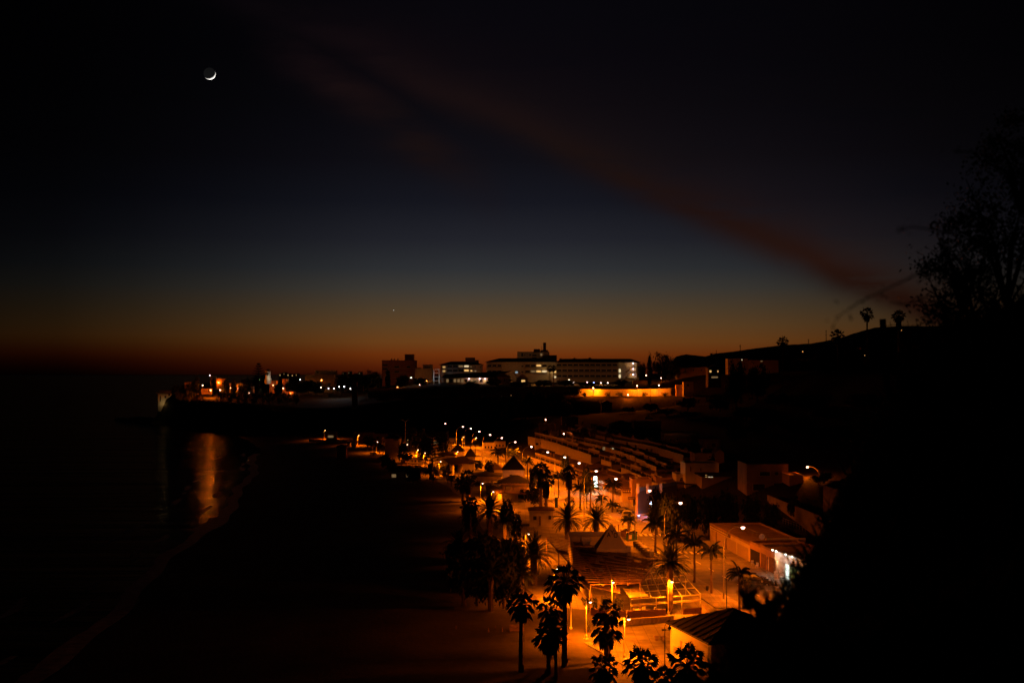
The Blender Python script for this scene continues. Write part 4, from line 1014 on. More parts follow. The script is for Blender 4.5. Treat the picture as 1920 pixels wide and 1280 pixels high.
mb = MB(); [mb.box(X(941,329)+1.1*k, X(941,329)+1.1*k+.07, 328.5, 352, 4.95-.0, 5.0) for k in range(6)]
mb.v = [(x, y, 4.42 + (y-328.5)*.024 + (.06 if z > 4.97 else 0)) for x, y, z in mb.v]; mb.build('awning_battens', 'wood', t, og)
for k in range(4):
    x = X(944 + k*13, 329); MB().tube([(x,329.2,GZ-.1),(x,329.2,4.25)], .08, 6).build('post', 'white_metal', t, og)
s = MB().wall((X(949,330.5),330.5),(X(958,330.5),330.5),4.9,6.0,.2).build('parapet', 'white_wall', t, og)
chim(t, X(923,348)-og.x, 348-og.y, 2.6, 1.3, .6)
# colonnade
t = thing('colonnade', 'white colonnade with slender posts beside the bright forecourt', 'colonnade', (X(845,420), 420, GZ)); og = t.location
P, Q = Vector((X(832,445),445,0)), Vector((X(851,417),417,0))
mb = MB(); mb.sheet([(P.x-.5,P.y,5.5),(Q.x-.5,Q.y,5.4),(Q.x+7,Q.y+3,6.3),(P.x+7,P.y+3,6.4)], .2); mb.build('roof', 'roof_tile', t, og)
for k in range(8):
    p = P.lerp(Q, k/7); MB().tube([(p.x,p.y,GZ-.1),(p.x,p.y,5.35)], .16, 7).build('column', 'white_wall', t, og)
MB().wall((P.x+3,P.y+1.5),(Q.x+3,Q.y+1.5),GZ-.2,5.5,.3).build('wall', 'white_wall', t, og)
# far end of the beach front
bpx('white_house', 'low lit white house behind the palms at the far end of the beach front', 'house', 757, 780, 818.5, 829, None, 8, 'white_wall', 'flat', wins=[(764,823,3,4,'warm_window'),(771,823,3,4,'dark_glass')])
bpx('white_house', 'long low house with a flat roof seen behind the layered pine', 'house', 797, 834, 820, 838, None, 8, 'white_wall', wins=[(803,826,6,3,'dark_glass'),(818,829,10,5,'dim_window')])
bpx('white_house', 'low reddish-lit building left of the dark hipped hut', 'house', 700, 724, 815, 830, None, 7, 'ochre_wall', wins=[(708,820,4,3,'dark_glass')])
bpx('white_house', 'long dim wall and building above the slim palms at the far left', 'house', 662, 699, 812, 829, None, 7, 'ochre_wall')
bpx('red_house', 'small red-lit house beside the farthest beach lamp', 'house', 612, 629, 809, 825, None, 6, 'ochre_wall', wins=[(620,818,10,4,'dim_window')])
bpx('toilet_cabin', 'small yellow-lit white cabin at the far left of the promenade', 'cabin', 659, 666.5, 828, 838, None, 3, 'white_wall', 'slab')
bpx('toilet_cabin', 'small grey cabin beside the yellow-lit one', 'cabin', 651, 656.5, 829, 837, None, 3, 'concrete', 'slab')
bpx('lit_kiosk', 'small pale gate pillar block beneath the far street lamps', 'kiosk', 865, 872, 818, 832, None, 3, 'white_wall', 'slab')
t = lowwall('garden_wall', 'orange-lit low wall at the far left end of the beach front', 'wall', (X(580,625),625), (X(640,612),612), GZ+1.1, .3, 'white_wall')

for x0_,x1_,yt,yb,m_,lb in [(716,733,821,832,'white_wall','small flat beach house between the slim palms and the dark hut'),(782,799,826,837,'cream_wall','small flat beach house right of the lit white one'),(838,853,823,835,'white_wall','pale flat house under the farthest street lamps'),(848,862,836,847,'cream_wall','low flat house behind the farthest pointed roof'),(906,926,832,842,'white_wall','low white block at the far bend with shaded openings'),(926,948,829,839,'cream_wall','second low block at the far bend, further right'),(768,790,858,868,'white_wall','low white bar building on the inner edge of the sand')]:
    bpx('beach_house', lb, 'house', x0_, x1_, yt, yb, None, 6, m_, 'flat', wins=[(x0_+(x1_-x0_)*q_, (yt+yb)/2+1, 2.6, 4, 'dark_glass') for q_ in (.22,.5,.78)])
# --- shops along the road (street facades)
def street_block(name, label, p0, p1, h, depth, wallm, cat='shop', roofm='flat_roof', par=.4):
    p0, p1 = Vector((*p0,0)), Vector((*p1,0)); dv = p1-p0
    z = min(H(p0.x,p0.y), H(p1.x,p1.y)); t = thing(name, label, cat, (p0.x,p0.y,z), math.atan2(dv.y, dv.x)); w = dv.length
    MB().box(0, w, 0, depth, -.5, h).build('wall', wallm, t)
    mb = MB(); q = .22; mb.box(-.03,w+.03,-.05,q,h+.003,h+par); mb.box(-.03,w+.03,depth-q,depth+.05,h+.003,h+par); mb.box(-.03,q,q,depth-q,h+.003,h+par); mb.box(w-q,w+.03,q,depth-q,h+.003,h+par)
    mb.box(q, w-q, q, depth-q, h+.003, h+.06); mb.build('roof', roofm, t)
    return t, w
def shutter(t, x0, x1, z0, z1, m='shutter', name='shutter'):
    mb = MB(); n = max(4, int((z1-z0)/.28))
    for k in range(n):
        a = z0 + (z1-z0)*k/n; b_ = z0 + (z1-z0)*(k+1)/n; mb.box(x0, x1, -.05 - .012*(k%2), -.003, a, b_)
    mb.build(name, m, t)
# order along the street: facade seen with local -y towards the road, so run from the far end to the near end
F1, F2, F3, F4, F5 = (X(1331,db(1012)),db(1012)), (X(1406,db(1054)),db(1054)), (X(1426,db(1064)),db(1064)), (X(1455,db(1078)),db(1078)), (X(1506,db(1098)),db(1098))
t, w = street_block('shop', 'long closed shop with a wide pale roof and shuttered front under the nearest street lamp', F1, F2, 3.1, 10.5, 'cream_wall')
sg = MB().box(.4, w*.55, -.16, -.02, 2.62, 3.3).build('sign_board', 'door', t)
mb = MB(); rr_ = random.Random(3)
for k in range(17): x = 1 + k*.85; mb.box(x, x+.5*rr_.uniform(.6,1.1), -.19, -.165, 2.8, 3.08)
mb.build('sign_lettering', 'white_wall', sg)
for a, b_ in [(.05,.17),(.2,.42),(.46,.68),(.72,.96)]: shutter(t, a*w, b_*w, .05, 2.4)
MB().box(.175*w,.195*w,-.06,-.003,0,2.4).build('door','door',t); MB().box(.43*w,.45*w,-.06,-.003,0,2.4).build('door','door',t)
MB().box(w*.985, w*.999, 3, 10.3, 3.52, 4.3).build('roof_wall', 'cream_wall', t)
t, w = street_block('shop', 'dark recessed shop front with stacked white chairs inside', F2, F3, 3.5, 9, 'ochre_wall')
MB().box(.4, w-.4, -.05, -.003, 0, 2.6).build('recess_shade', 'canvas_and_recess_shade', t)  # flat dark panel: the shade of the recess is put into its colour
t, w = street_block('shop', 'brown shop front with terrace parapet and two narrow doors', F3, F4, 3.7, 9, 'ochre_wall')
shutter(t, .4, w*.36, .1, 2.7, 'brown_panel'); shutter(t, w*.58, w-.4, .1, 2.7, 'brown_panel'); MB().box(w*.42, w*.48, -.06, -.003, 0, 2.5).build('door','door',t); MB().box(w*.5, w*.55, -.06, -.003, 0, 2.1).build('door','white_wall',t)
t, w = street_block('lit_shop', 'open shop with white floodlit sign band and a bright doorway', F4, F5, 3.6, 9, 'cream_wall')
MB().box(.1, w-.1, -.25, -.05, 2.75, 4.2).build('sign_board', 'white_wall', t)
for k, x in enumerate([.9, 2.4, 6.2, 8.7]):
    x = min(x, w-.6); fl = MB().bar((x,-.1,4.25),(x,-1.0,4.5), .04).build('sign_lamp', 'dark_metal', t)
    m_ = MB(); m_.ball((x,-1.0,4.42), .16, 8, 5, .8); m_.build('bulb', 'white_glow', fl); light(fl, (x,-1.05,4.15), 32, (1,.93,.75), .1)
MB().box(w*.37, w*.5, -.06, -.003, 0, 2.55).build('doorway', 'shop_glow', t)
win(t, w*.66, .55, w*.24, 1.9, 'green_glow', 0, 'dark_metal', 'shop_window'); win(t, w*.9, .3, 1.0, 2.2, 'dark_glass', 0, 'dark_metal', 'shop_window')
MB().box(.3, .8, -.06, -.003, .1, 2.5).build('door', 'white_wall', t)
light(t, (w*.45,-1.6,2.0), 80, (.85,1,.9), .3); light(t, (.7,-.5,2.5), 40, (1,.7,.35), .1)
mb = MB(); mb.ball((.7,-.25,2.6), .1, 8, 5); mb.build('wall_lamp', 'warm_window', t)
F6 = (X(1545,db(1116)),db(1116))
t, w = street_block('shop', 'dark end shop beyond the bright one with a warm wall lamp', F5, F6, 3.4, 9, 'ochre_wall')
mb = MB(); mb.ball((w*.22,-.5,2.9), .22, 8, 5); b_ = mb.build('wall_lamp', 'white_glow', t); light(b_, (w*.22,-.9,2.7), 160, (1,.8,.4), .1)
shutter(t, w*.4, w-.5, .1, 2.5, 'brown_panel')
# corner building with the circle sign, its street facade running away to the left
c0 = (X(1166,db(941)),db(941)); c1 = (X(1081,db(907)),db(907))
t, w = street_block('shop', 'row of lit shop fronts with tiled canopy leading back from the circle sign', c1, c0, 3.3, 8, 'cream_wall', roofm='roof_tile')
for k in range(9): shutter(t, .8+k*w/9.2, .8+k*w/9.2+w/9.2*.75, .05, 2.3, 'shutter')
MB().sheet([(.2,-1.6,2.6),(w-.2,-1.6,2.6),(w-.2,.0,3.15),(.2,.0,3.15)], .08).build('canopy', 'roof_tile', t)
vs_ = MB().box(w*.56,w*.575,-1.9,-1.1,3.5,4.9).build('projecting_sign', 'sign_glow', t); MB().box(w*.562,w*.573,-1.75,-1.0,1.7,3.3).build('projecting_sign', 'sign_glow', t)
light(t, (w*.57,-2.4,3.2), 900, (.95,1,.75), .3)
bpx('corner_shop', 'shop end wall with a dark sign of six pale circles', 'shop', 1166, 1194, 919, 941, db(941), 7, 'cream_wall', par=.3)
d = db(941); t = bpy.data.objects['corner_shop']; s = d/F
sg = MB().box((1167-1180)*s,(1193-1180)*s,-.25,-.06,(941-923.5)*s,(941-917)*s).build('sign_board', 'door', t)
for k in range(6):
    x = (1169.8+k*4.1-1180)*s; mb = MB(); n_ = 16
    ring_ = [(x+.19*math.cos(q*2*math.pi/n_), -.29, (941-920.2)*s+.19*math.sin(q*2*math.pi/n_)) for q in range(n_)]
    mb.add(ring_+[(a_,-.253,c_) for a_,b_,c_ in ring_], [tuple(range(n_-1,-1,-1))]+[(q,(q+1)%n_,n_+(q+1)%n_,n_+q) for q in range(n_)]); mb.build('sign_disc', 'white_wall', sg)
bpx('corner_shop', 'pale wall with a short dark sign right of the circle sign', 'shop', 1196, 1210, 920, 938, db(938), 7, 'cream_wall', par=.4, wins=[(1201,918.5,9,3,'dark_glass')])
# houses above the shops
bpx('arched_house', 'bright white house with an arched window and two chimneys above the dark awning', 'house', 1268, 1296, 891, 916, 345, 9, 'white_wall', 'flat', wins=[(1278,901,6.5,5,'dark_glass')], chims=[(1271,5),(1290,5.5)])
t = bpy.data.objects['arched_house']; s = 345/F
mb = MB(); cx_, cz_ = (1278-1282)*s, (916-898.4)*s; pts_ = [(cx_+.48*math.cos(a_*math.pi/8), -.05, cz_+.48*math.sin(a_*math.pi/8)) for a_ in range(9)]
mb.add(pts_+[(x_,-.004,z_) for x_,y_,z_ in pts_], [tuple(range(8,-1,-1))]+[(k,k+1,10+k,9+k) for k in range(8)]); mb.build('window_arch', 'dark_glass', t)
o = MB().sheet([(X(1269,338),338,Z(906,338)),(X(1303,338),338,Z(909,338)),(X(1306,345),345.0-.1,Z(903,345)),(X(1270,345),345-.1,Z(902,345))], .1).build('awning', 'canvas_and_recess_shade'); tag(o, 'dark awning below the arched white house', 'awning')
bpx('white_house', 'big pale house with a drainpipe and tall chimney above the arched house', 'house', 1285, 1348, 870, 902, None, 10, 'white_wall', 'flat', chims=[(1287,5),(1303,3),(1307,2.5)], wins=[(1314,880,1.5,5,'dark_glass'),(1295,879,1.5,9,'door')])
bpx('white_house', 'dim gabled house with tall chimney behind the big pale house', 'house', 1303, 1344, 851, 872, None, 10, 'stucco', 'flat', chims=[(1321,8)], wins=[(1333,856,9,4,'dark_glass')])
bpx('white_house', 'narrow curved-gable house end right of the tall chimney', 'house', 1343, 1358, 849, 868, None, 8, 'stucco', 'gable', 1.0, 'stucco', over=.05)
o = MB().hip(X(1325,360), X(1356,360), 358, 366, Z(862,360), 1.0).build('pavilion_roof', 'dark_tile'); 
t = thing('garden_pavilion', 'small dark pavilion roof on posts in front of the big pale house', 'pavilion', (X(1340,360),360,Z(878,360))); o.parent = t; o.location = (-t.location.x, -t.location.y, -t.location.z); o.name = 'roof'
for a_ in (1328,1352):
    for y_ in (359,365): MB().tube([(X(a_,360)-t.location.x,y_-360,-3),(X(a_,360)-t.location.x,y_-360,2.4)], .1, 6).build('post', 'wood', t)
bpx('terrace_block', 'sloping dark terrace block with small lit panes right of the arched house', 'house', 1316, 1420, 893, 925, 330, 10, 'stucco', 'slab', roofm='dark_roof', wins=[(1324,892,3,4,'warm_window'),(1330,893,4,3,'white_window'),(1335,893,3,3,'white_window')])
lowwall('garden_wall', 'bright white garden wall with pillars above the circle sign', 'wall', (X(1194,300),300), (X(1268,318),318), Z(908,309), .3, 'white_wall', z0=Z(915,309))
lowwall('terrace_wall', 'dark retaining wall under the bright garden wall', 'wall', (X(1194,300.2),300.2), (X(1268,318.2),318.2), Z(915,309), .5, 'ochre_wall')  # ochre colour stands in for orange lamplight on this wall
for px_, s_ in [(1196,'left'),(1214,'middle'),(1239,'tall bright right')]:
    z1 = Z(904 if px_ < 1230 else 903,304); mb = MB(); mb.box(X(px_,299)-.28, X(px_,299)+.28, 298.6, 299.2, z1-2.2, z1); mb.box(X(px_,299)-.36, X(px_,299)+.36, 298.5, 299.3, z1+.003, z1+.15); o = mb.build('gate_pillar','white_wall'); tag(o, s_+' white gate pillar on the bright garden wall', 'pillar')
bpx('white_house', 'low brown-lit house behind the bright garden wall', 'house', 1230, 1268, 896, 912, None, 8, 'ochre_wall', par=.2)
bpx('white_house', 'flat-roofed house with red-lit side behind the corner shop roof', 'house', 1185, 1222, 900, 915, 325, 7, 'ochre_wall', chims=[(1196,5)])
# round-window apartment house at the right
t = bpx('apartment_house', 'dim apartment house with two round windows and dark balconies', 'apartment house', 1400, 1478, 872, 975, 300, 12, 'stucco', 'flat', wins=[(1434,888,19,8,'dark_glass'),(1423,913,22,12,'canvas_and_recess_shade'),(1462,912,22,14,'canvas_and_recess_shade'),(1420,935,32,13,'canvas_and_recess_shade'),(1470,933,9,12,'dark_glass'),(1455,955.5,10,3,'cool_window'),(1424.5,955.5,1.2,3,'cool_window')])
s = 300/F
for px_ in (1456,1469.5):
    mb = MB(); ring_ = [((px_-1439)*s+.42*math.cos(a_*math.pi/8), -.05, (975-887.3)*s+.42*math.sin(a_*math.pi/8)) for a_ in range(16)]
    mb.add(ring_+[(x_,-.004,z_) for x_,y_,z_ in ring_], [tuple(range(15,-1,-1))]+[(k,(k+1)%16,16+(k+1)%16,16+k) for k in range(16)]); mb.build('window', 'dark_glass', t)
for py_ in (903,925,946): MB().box(-4.9,4.9,-.9,-.003,(975-py_)*s-.25,(975-py_)*s).build('balcony_slab','stucco',t)
bpx('corner_house', 'orange-lit house corner with a lit ground floor beside the hillside lamp', 'house', 1480, 1506, 893, 940, 292, 8, 'ochre_wall', wins=[(1486,935,7,5,'white_window'),(1493,934.5,6,4,'white_window'),(1490,915,14,10,'dark_glass')])
bpx('hill_house', 'dark house with narrow bright windows at the far right', 'house', 1562, 1606, 918, 945, 250, 8, 'stucco', wins=[(1583,929,3,12,'white_window'),(1588,931,2,9,'dim_window'),(1591.5,930,1.5,8,'white_window'),(1595.5,930,1.5,8,'warm_window'),(1570,932,8,9,'dark_glass')])
# --- terraced houses stepping up the hill (rows)
def row(pts, n, hpx, label, seed, lit={}):
    r = random.Random(seed); L_ = [0]
    for a, b in zip(pts, pts[1:]): L_.append(L_[-1] + math.hypot(b[0]-a[0], b[1]-a[1]))
    def at(t):
        q = t*L_[-1]
        for i in range(len(pts)-1):
            if q <= L_[i+1] or i == len(pts)-2:
                k = (q-L_[i])/(L_[i+1]-L_[i]); return (pts[i][0]+(pts[i+1][0]-pts[i][0])*k, pts[i][1]+(pts[i+1][1]-pts[i][1])*k)
    for i in range(n):
        a, b = at(i/n), at((i+1)/n); da = g(a[0], a[1]+hpx); dbb = g(b[0], b[1]+hpx)
        if abs(da-dbb) > 60: dbb = da - 12
        P = Vector((X(a[0],da),da,0)); Q = Vector((X(b[0],dbb),dbb,0)); dv = Q-P; w = dv.length
        z = min(H(P.x,P.y), H(Q.x,Q.y)); h = Z((a[1]+b[1])/2, (da+dbb)/2) - z
        t = thing('terraced_house', '%s house from the left in the %s' % (ORD[i], label), 'house', (P.x,P.y,z), math.atan2(dv.y,dv.x), 'terraced houses in the '+label)
        dp = 8; MB().box(.02, w-.02, 0, dp, -2, h-.3).build('wall', 'stucco', t)
        style = r.choice(['flat','flat','gable','tile'])
        if style == 'tile': MB().sheet([(-.02,-.5,h-.35),(w+.02,-.5,h-.35),(w-.02,dp,h+.9),(.02,dp,h+.9)], .14).build('roof', 'roof_tile', t)
        else:
            mb = MB(); mb.box(0,w,-.12,.2,h-.297,h+.3); mb.box(0,w,dp-.2,dp,h-.297,h+.3); mb.build('parapet', 'cream_wall', t); MB().box(.02,w-.02,.203,dp-.203,h-.297,h-.15).build('roof', 'dark_concrete', t)
        if style == 'gable': MB().add([(w*.25,-.08,h+.3),(w*.65,-.08,h+.3),(w*.45,-.08,h+1.5),(w*.25,.16,h+.3),(w*.65,.16,h+.3),(w*.45,.16,h+1.5)], [(0,1,2),(5,4,3),(0,3,4,1),(1,4,5,2),(2,5,3,0)]).build('gable', 'stucco', t)
        for k in range(2):
            MB().box(w*(.06+.48*k), w*(.46+.48*k), -.05, -.003, max(.2,h-3.1), h-1.0).build('porch', 'canvas_and_recess_shade', t)  # flat dark panels: the shade inside the porches is put into the colour
        nw = max(2, int(w/2.6))
        for k in range(nw):
            if lit.get((i,k)): win(t, w*(k+.5)/nw, h-2.5, min(1.0, w/nw*.5), 1.3, lit.get((i,k), 'dark_glass'), 0, 'stucco')
        for k in range(2):
            if r.random() < .6: chim(t, r.uniform(.5,w-.5), dp*.4, h, r.uniform(.7,1.4), .45, 'stucco')
        mb = MB(); rr2 = random.Random(seed*50+i)
        if r.random() < .9:
            tr = MB().box(.02, w-.02, -3.0, -.07, -2, h*.42).build('terrace', 'stucco', t)
            MB().box(.02, w-.02, -3.18, -3.003, -2, h*.42+.9).build('terrace_parapet', 'cream_wall', tr)
row([(1004,849),(1060,868),(1110,884),(1168,905)], 9, 16, 'dim row right behind the shops', 1)
row([(1003,811),(1050,822),(1110,842),(1160,860),(1215,884),(1260,905)], 13, 17, 'second dark row up from the shops', 2)
row([(1052,806),(1100,822),(1150,832),(1205,850),(1250,872)], 9, 15, 'third dark row up from the shops', 3, {(3,1):'white_window',(3,0):'dim_window'})
row([(1078,795),(1120,808),(1170,820),(1240,832),(1300,850)], 9, 13, 'topmost dark row of the hill', 4)
bpx('terraced_house', 'brighter flat-roofed house block at the left end of the second row', 'house', 1033, 1048, 811, 825, None, 7, 'cream_wall', wins=[(1043,814,2,2,'dark_glass')], chims=[(1034,5),(1047,4)])
bpx('terrace_bar', 'bright low flat building at the left foot of the terraced rows', 'house', 1003, 1034, 825, 838, None, 8, 'white_wall', wins=[(1007,832,5,4,'dark_glass'),(1017,831,8,4,'dark_glass')])
bpx('terraced_house', 'lone house with two white lit windows in the middle of the dark rows', 'house', 1130, 1164, 836, 850, None, 7, 'stucco', wins=[(1145.5,842,2,5,'white_window'),(1149,842,2,5,'white_window'),(1132.5,840.5,5,6,'dim_window'),(1157.5,841,4,5,'dim_window')])
for a_ in [(1011,1029,793,808,535,'gable','house with two pointed gables at the top left of the hill rows'),(1028,1044,793,810,532,'gable','second house with a pointed gable at the top left of the hill rows'),(1042,1073,799,812,528,'flat','house with a low chimney at the top left of the hill rows'),(1054,1084,783,799,585,'flat','flat dim house standing highest behind the left rows'),
           (1082,1097,802,818,500,'gable','house with a rounded gable, left of two'),(1106,1123,805,822,495,'gable','house with a rounded gable, right of two'),(1122,1131,800,812,505,'flat','square chimney tower of the top row'),(1134,1147,813,830,470,'gable','house with a steep gable below the chimney tower')]:
    bpx('hillside_house', a_[6], 'house', a_[0], a_[1], a_[2]+(4 if a_[5]=='gable' else 0), a_[3], None, 7, 'stucco', a_[5], .9, 'stucco', over=.05, chims=[((a_[0]+a_[1])/2+4, 4)] if a_[5]=='flat' and a_[1]-a_[0] > 12 else [])
bpx('red_villa', 'reddish villa with a pointed gable and a row of dark windows on the upper hill', 'villa', 1189, 1240, 789, 811, None, 10, 'ochre_wall', 'flat', wins=[(1194,800,4,4,'dark_glass'),(1201,800,6,4,'dark_glass'),(1209,800,4,4,'dark_glass'),(1184,803,2,5,'dark_glass')], par=.1)
bpx('red_villa', 'long low tiled wing left of the gabled reddish villa', 'villa', 1145, 1189, 796, 808, None, 9, 'ochre_wall', 'hip', 1.6, 'dark_tile', wins=[(1160,802,3,3,'dark_glass'),(1172,802,3,3,'dark_glass')])
t = bpy.data.objects['red_villa']; MB().add([(-1.6,-.1,5.6),(2.6,-.1,5.6),(.5,-.1,7.4),(-1.6,.2,5.6),(2.6,.2,5.6),(.5,.2,7.4)], [(0,1,2),(5,4,3),(0,3,4,1),(1,4,5,2),(2,5,3,0)]).build('gable','ochre_wall',t)
bpx('hillside_house', 'dark house with arched porch below the right hillside', 'house', 1317, 1352, 823, 842, None, 9, 'stucco', 'hip', 1.2, 'roof_tile', wins=[(1325,833,4,7,'dark_glass'),(1338,834,8,8,'dark_glass')])
bpx('hillside_house', 'long dark house behind scrub right of the topmost row', 'house', 1245, 1312, 813, 838, None, 9, 'stucco', 'flat', wins=[(1258,824,4,5,'dark_glass'),(1270,824,4,5,'dark_glass'),(1290,824,4,5,'dark_glass')])
lowwall('retaining_wall', 'dim sloping wall behind the shop terrace at the right', 'wall', (X(1440,285),285), (X(1590,225),225), GZ+6.2, .4, 'stucco')

# --- cliff-top hotels
def floors(t, x0, x1, zs, fh, y=0, slab_m='cream_wall', pane='dark_glass', lit={}, bay=4.0, out=1.3):
    n = max(1, round((x1-x0)/bay)); bw = (x1-x0)/n
    for i, z in enumerate(zs):
        MB().box(x0, x1, y-out, y-.003, z-.18, z).build('balcony_slab', slab_m, t)
        MB().box(x0, x1, y-out, y-out+.1, z+.003, z+.95).build('balcony_rail', slab_m if i % 2 == 9 else 'concrete', t)
        mb = MB(); [mb.box(x0+k*bw-.1, x0+k*bw+.1, y-out+.11, y-.003, z+.003, z+fh-.2) for k in range(n+1)]; mb.build('partition', slab_m, t)
        mb = MB(); [mb.box(x0+k*bw+.4, x0+(k+1)*bw-.4, y-.08, y-.004, z+.01, z+2.2) for k in range(n) if (i,k) not in lit]; mb.build('balcony_doors', pane, t)
        for k in range(n):
            if (i,k) in lit: MB().box(x0+k*bw+.4, x0+(k+1)*bw-.4, y-.09, y-.004, z+.01, z+2.2).build('lit_balcony_door', lit[(i,k)], t)
d = 880; s = d/F
t = thing('hotel', 'long three-storey hotel with balconies and lit open stairs at its right end', 'hotel', (X(1120,d), d, Z(714,d))); w0, w1 = (1043-1120)*s, (1198-1120)*s
MB().box(w0, (1160-1120)*s, 0, 14, -6, 13.2).build('wall', 'cream_wall', t); MB().box((1192.5-1120)*s, w1, -1.2, 14, -6, 13.2).build('end_wall', 'white_wall', t)
floors(t, w0, (1158-1120)*s, [2.0,5.9,9.8], 3.9)
sw = MB().box((1160-1120)*s, (1192.4-1120)*s, 3.5, 14, -6, 13.1).build('stairwell', 'white_wall', t)
for i, z in enumerate([2.0,5.9,9.8]):
    a_ = (1160.5-1120)*s; b_ = (1192-1120)*s; MB().box(a_, b_, -1, 3.4, z-.2, z).build('landing', 'cream_wall', sw)
    if i: MB().bar(((1173-1120)*s, -.2, z-3.7), ((1186-1120)*s, -.2, z-.1), .3, 1.2).build('stair_flight', 'dark_concrete', sw)
    MB().box(a_+.2, a_+1.6, 3.3, 3.47, z+.2, z+2.6).build('lit_door', 'white_window', sw) if i < 2 else None
    m_ = MB(); m_.ball(((1187-1120)*s, -.6, z+2.6), .42, 10, 6); l_ = m_.build('wall_lamp', 'pink_glow', sw); light(l_, ((1184-1120)*s, -1.0, z+2.4), 230, (1,.5,.1), .3)
mb = MB(); x0, x1 = w0-.8, w1+.8; mb.hip(x0, x1, -2, 15, 13.4, 2.4, ridge=48); mb.build('roof', 'dark_roof', t)
for px_, h_ in [(1052,3.0),(1078,3.4),(1099,3),(1107,3.6)]: MB().box((px_-1120)*s-.9, (px_-1120)*s+.9, 6, 8, 14.2, 13+h_).build('roof_box','dark_concrete',t)
t = thing('hotel', 'hotel wing with a broad blank white wall and two brightly lit balconies', 'hotel', (X(977,d), d, Z(714,d))); f_ = lambda p: (p-977)*s
MB().box(f_(912), f_(1043), 0, 14, -6, 13.4).build('wall', 'white_wall', t)
floors(t, f_(913), f_(941), [5.2,9.3], 3.9); floors(t, f_(984), f_(1026), [5.2,9.3], 3.9, lit={(0,3):'white_window',(0,2):'warm_window',(1,2):'warm_window',(0,1):'dim_window'})
mb = MB(); mb.box(f_(1027.5), f_(1034), -.4, -.003, -2, 12); mb.build('stair_slot', 'cream_wall', t); win(t, f_(1041), 5.8, 1.7, 1.8, 'warm_window'); win(t, f_(1041), 2.2, 1.3, 1.2, 'white_window'); win(t, f_(968.5), 5.5, 1.8, 1.3, 'cool_window'); win(t, f_(979.5), 10, 1.3, .8, 'dark_glass'); win(t, f_(979.5), 6, 1.3, .8, 'dark_glass')
mb = MB(); mb.hip(f_(911)-.5, f_(1043)+.0, -2, 15, 13.6, 2.6, ridge=30); mb.build('roof', 'dark_roof', t)
light(t, (f_(1020), -4.5, 8.0), 110, (1,.6,.2), .3); light(t, (f_(1031), -3.0, 6.0), 110, (1,.65,.22), .3)
t = bpx('tower_block', 'white tower block with rooftop boxes and a tall chimney behind the hotels', 'tower block', 970, 1030, 660, 690, 1010, 14, 'cream_wall', 'flat', roofm='brick_wall', wins=[(979,665,3,6,'dark_glass'),(984,665,1.5,2.5,'dark_glass'),(994,665,3,3,'dark_glass'),(1002,666,8,3,'dark_glass'),(1015,664.5,4,4,'dim_window'),(1002,671,8,3,'dark_glass')]); s2 = 1010/F
MB().box((1001-1000)*s2,(1013-1000)*s2,4,10,13.2,15.6).build('roof_box','dark_concrete',t); MB().box((1014-1000)*s2,(1028-1000)*s2,4,10,13.2,14.8).build('roof_box','dark_concrete',t)
MB().lathe([(1.3,13),(1.2,20),(1.35,20.2),(1.35,20.8)],10,((1021.5-1000)*s2,6,0)).build('chimney','dark_concrete',t); MB().tube([((1016-1000)*s2,6,13.2),((1016-1000)*s2,6,18.2)],.12,5).build('antenna','dark_metal',t)
bpx('water_tower_block', 'squat dark block joining the two hotel roofs', 'building', 1017, 1044, 667, 680, 900, 10, 'stucco', 'flat', par=.5)
t = bpx('hotel', 'smaller three-storey hotel with hipped dark roof and rooftop plant box', 'hotel', 826, 904, 684, 716, d, 14, 'cream_wall', 'hip', 2.4, 'dark_roof', over=1.2, wins=[(884,695,3,3,'warm_window'),(891.5,695.5,1.2,2,'white_window'),(891,687.5,2,2,'dark_glass'),(901,688,2,2,'dark_glass'),(901,696,2,2,'dark_glass'),(883.5,687.5,2.5,2.5,'dim_window'),(831,688,1.4,3.5,'warm_window'),(834,688,1.4,3.5,'warm_window'),(831,695.5,1.4,3.5,'warm_window'),(834,695.5,1.4,3.5,'warm_window')])
floors(t, (838-865)*s, (880-865)*s, [3.2,6.6,9.6], 3.2, lit={(1,3):'warm_window',(2,3):'white_window',(2,2):'dim_window'})
MB().box((872-865)*s,(890-865)*s,5,11,13.0,17.4).build('roof_box','dark_concrete',t); MB().box((890.1-865)*s,(897-865)*s,6,10,13.0,15.6).build('roof_box','dark_concrete',t)
t = thing('hotel_pavilion', 'long low pavilion with lit glass front and sloping tiled roof before the hotels', 'pavilion', (X(890,845),845,Z(718,845))); s3 = 845/F
MB().box((835-890)*s3,(918-890)*s3,0,9,-4,3.6).build('wall','cream_wall',t)
for k in range(11): win(t, (839+k*7-890)*s3, .6, 1.7, 2.2, ['dim_window','dark_glass','dim_window','dim_window'][k%4] if k < 10 else 'warm_window')
MB().sheet([((828-890)*s3,-1.5,3.7),((925-890)*s3,-1.5,3.7),((960-890)*s3,10,8.4),((834-890)*s3,10,5.9)],.2).build('roof','roof_tile',t)
for k, px_ in enumerate((879.5,899.5,909.5)):
    m_ = MB(); m_.ball(((px_-890)*s3,-1.7,2.9),.42,10,6); l_ = m_.build('wall_lamp','pink_glow',t); light(l_, ((px_-890)*s3,-2.4,2.9), 200, (1,.45,.12), .3)
bpx('gabled_hall', 'small hall with a bright pale gable in front of the hotel wing', 'hall', 928, 955, 706, 717, 838, 10, 'white_wall', 'gable', 2.6, 'roof_tile', wins=[(946,712,1.5,5,'dark_glass')])
bpx('gabled_hall', 'small orange-lit gabled house right of the pale gable', 'house', 968, 990, 709, 720, 832, 9, 'cream_wall', 'gable', 3.2, 'cream_wall', over=.1, wins=[(981,714,7,4,'warm_window')])
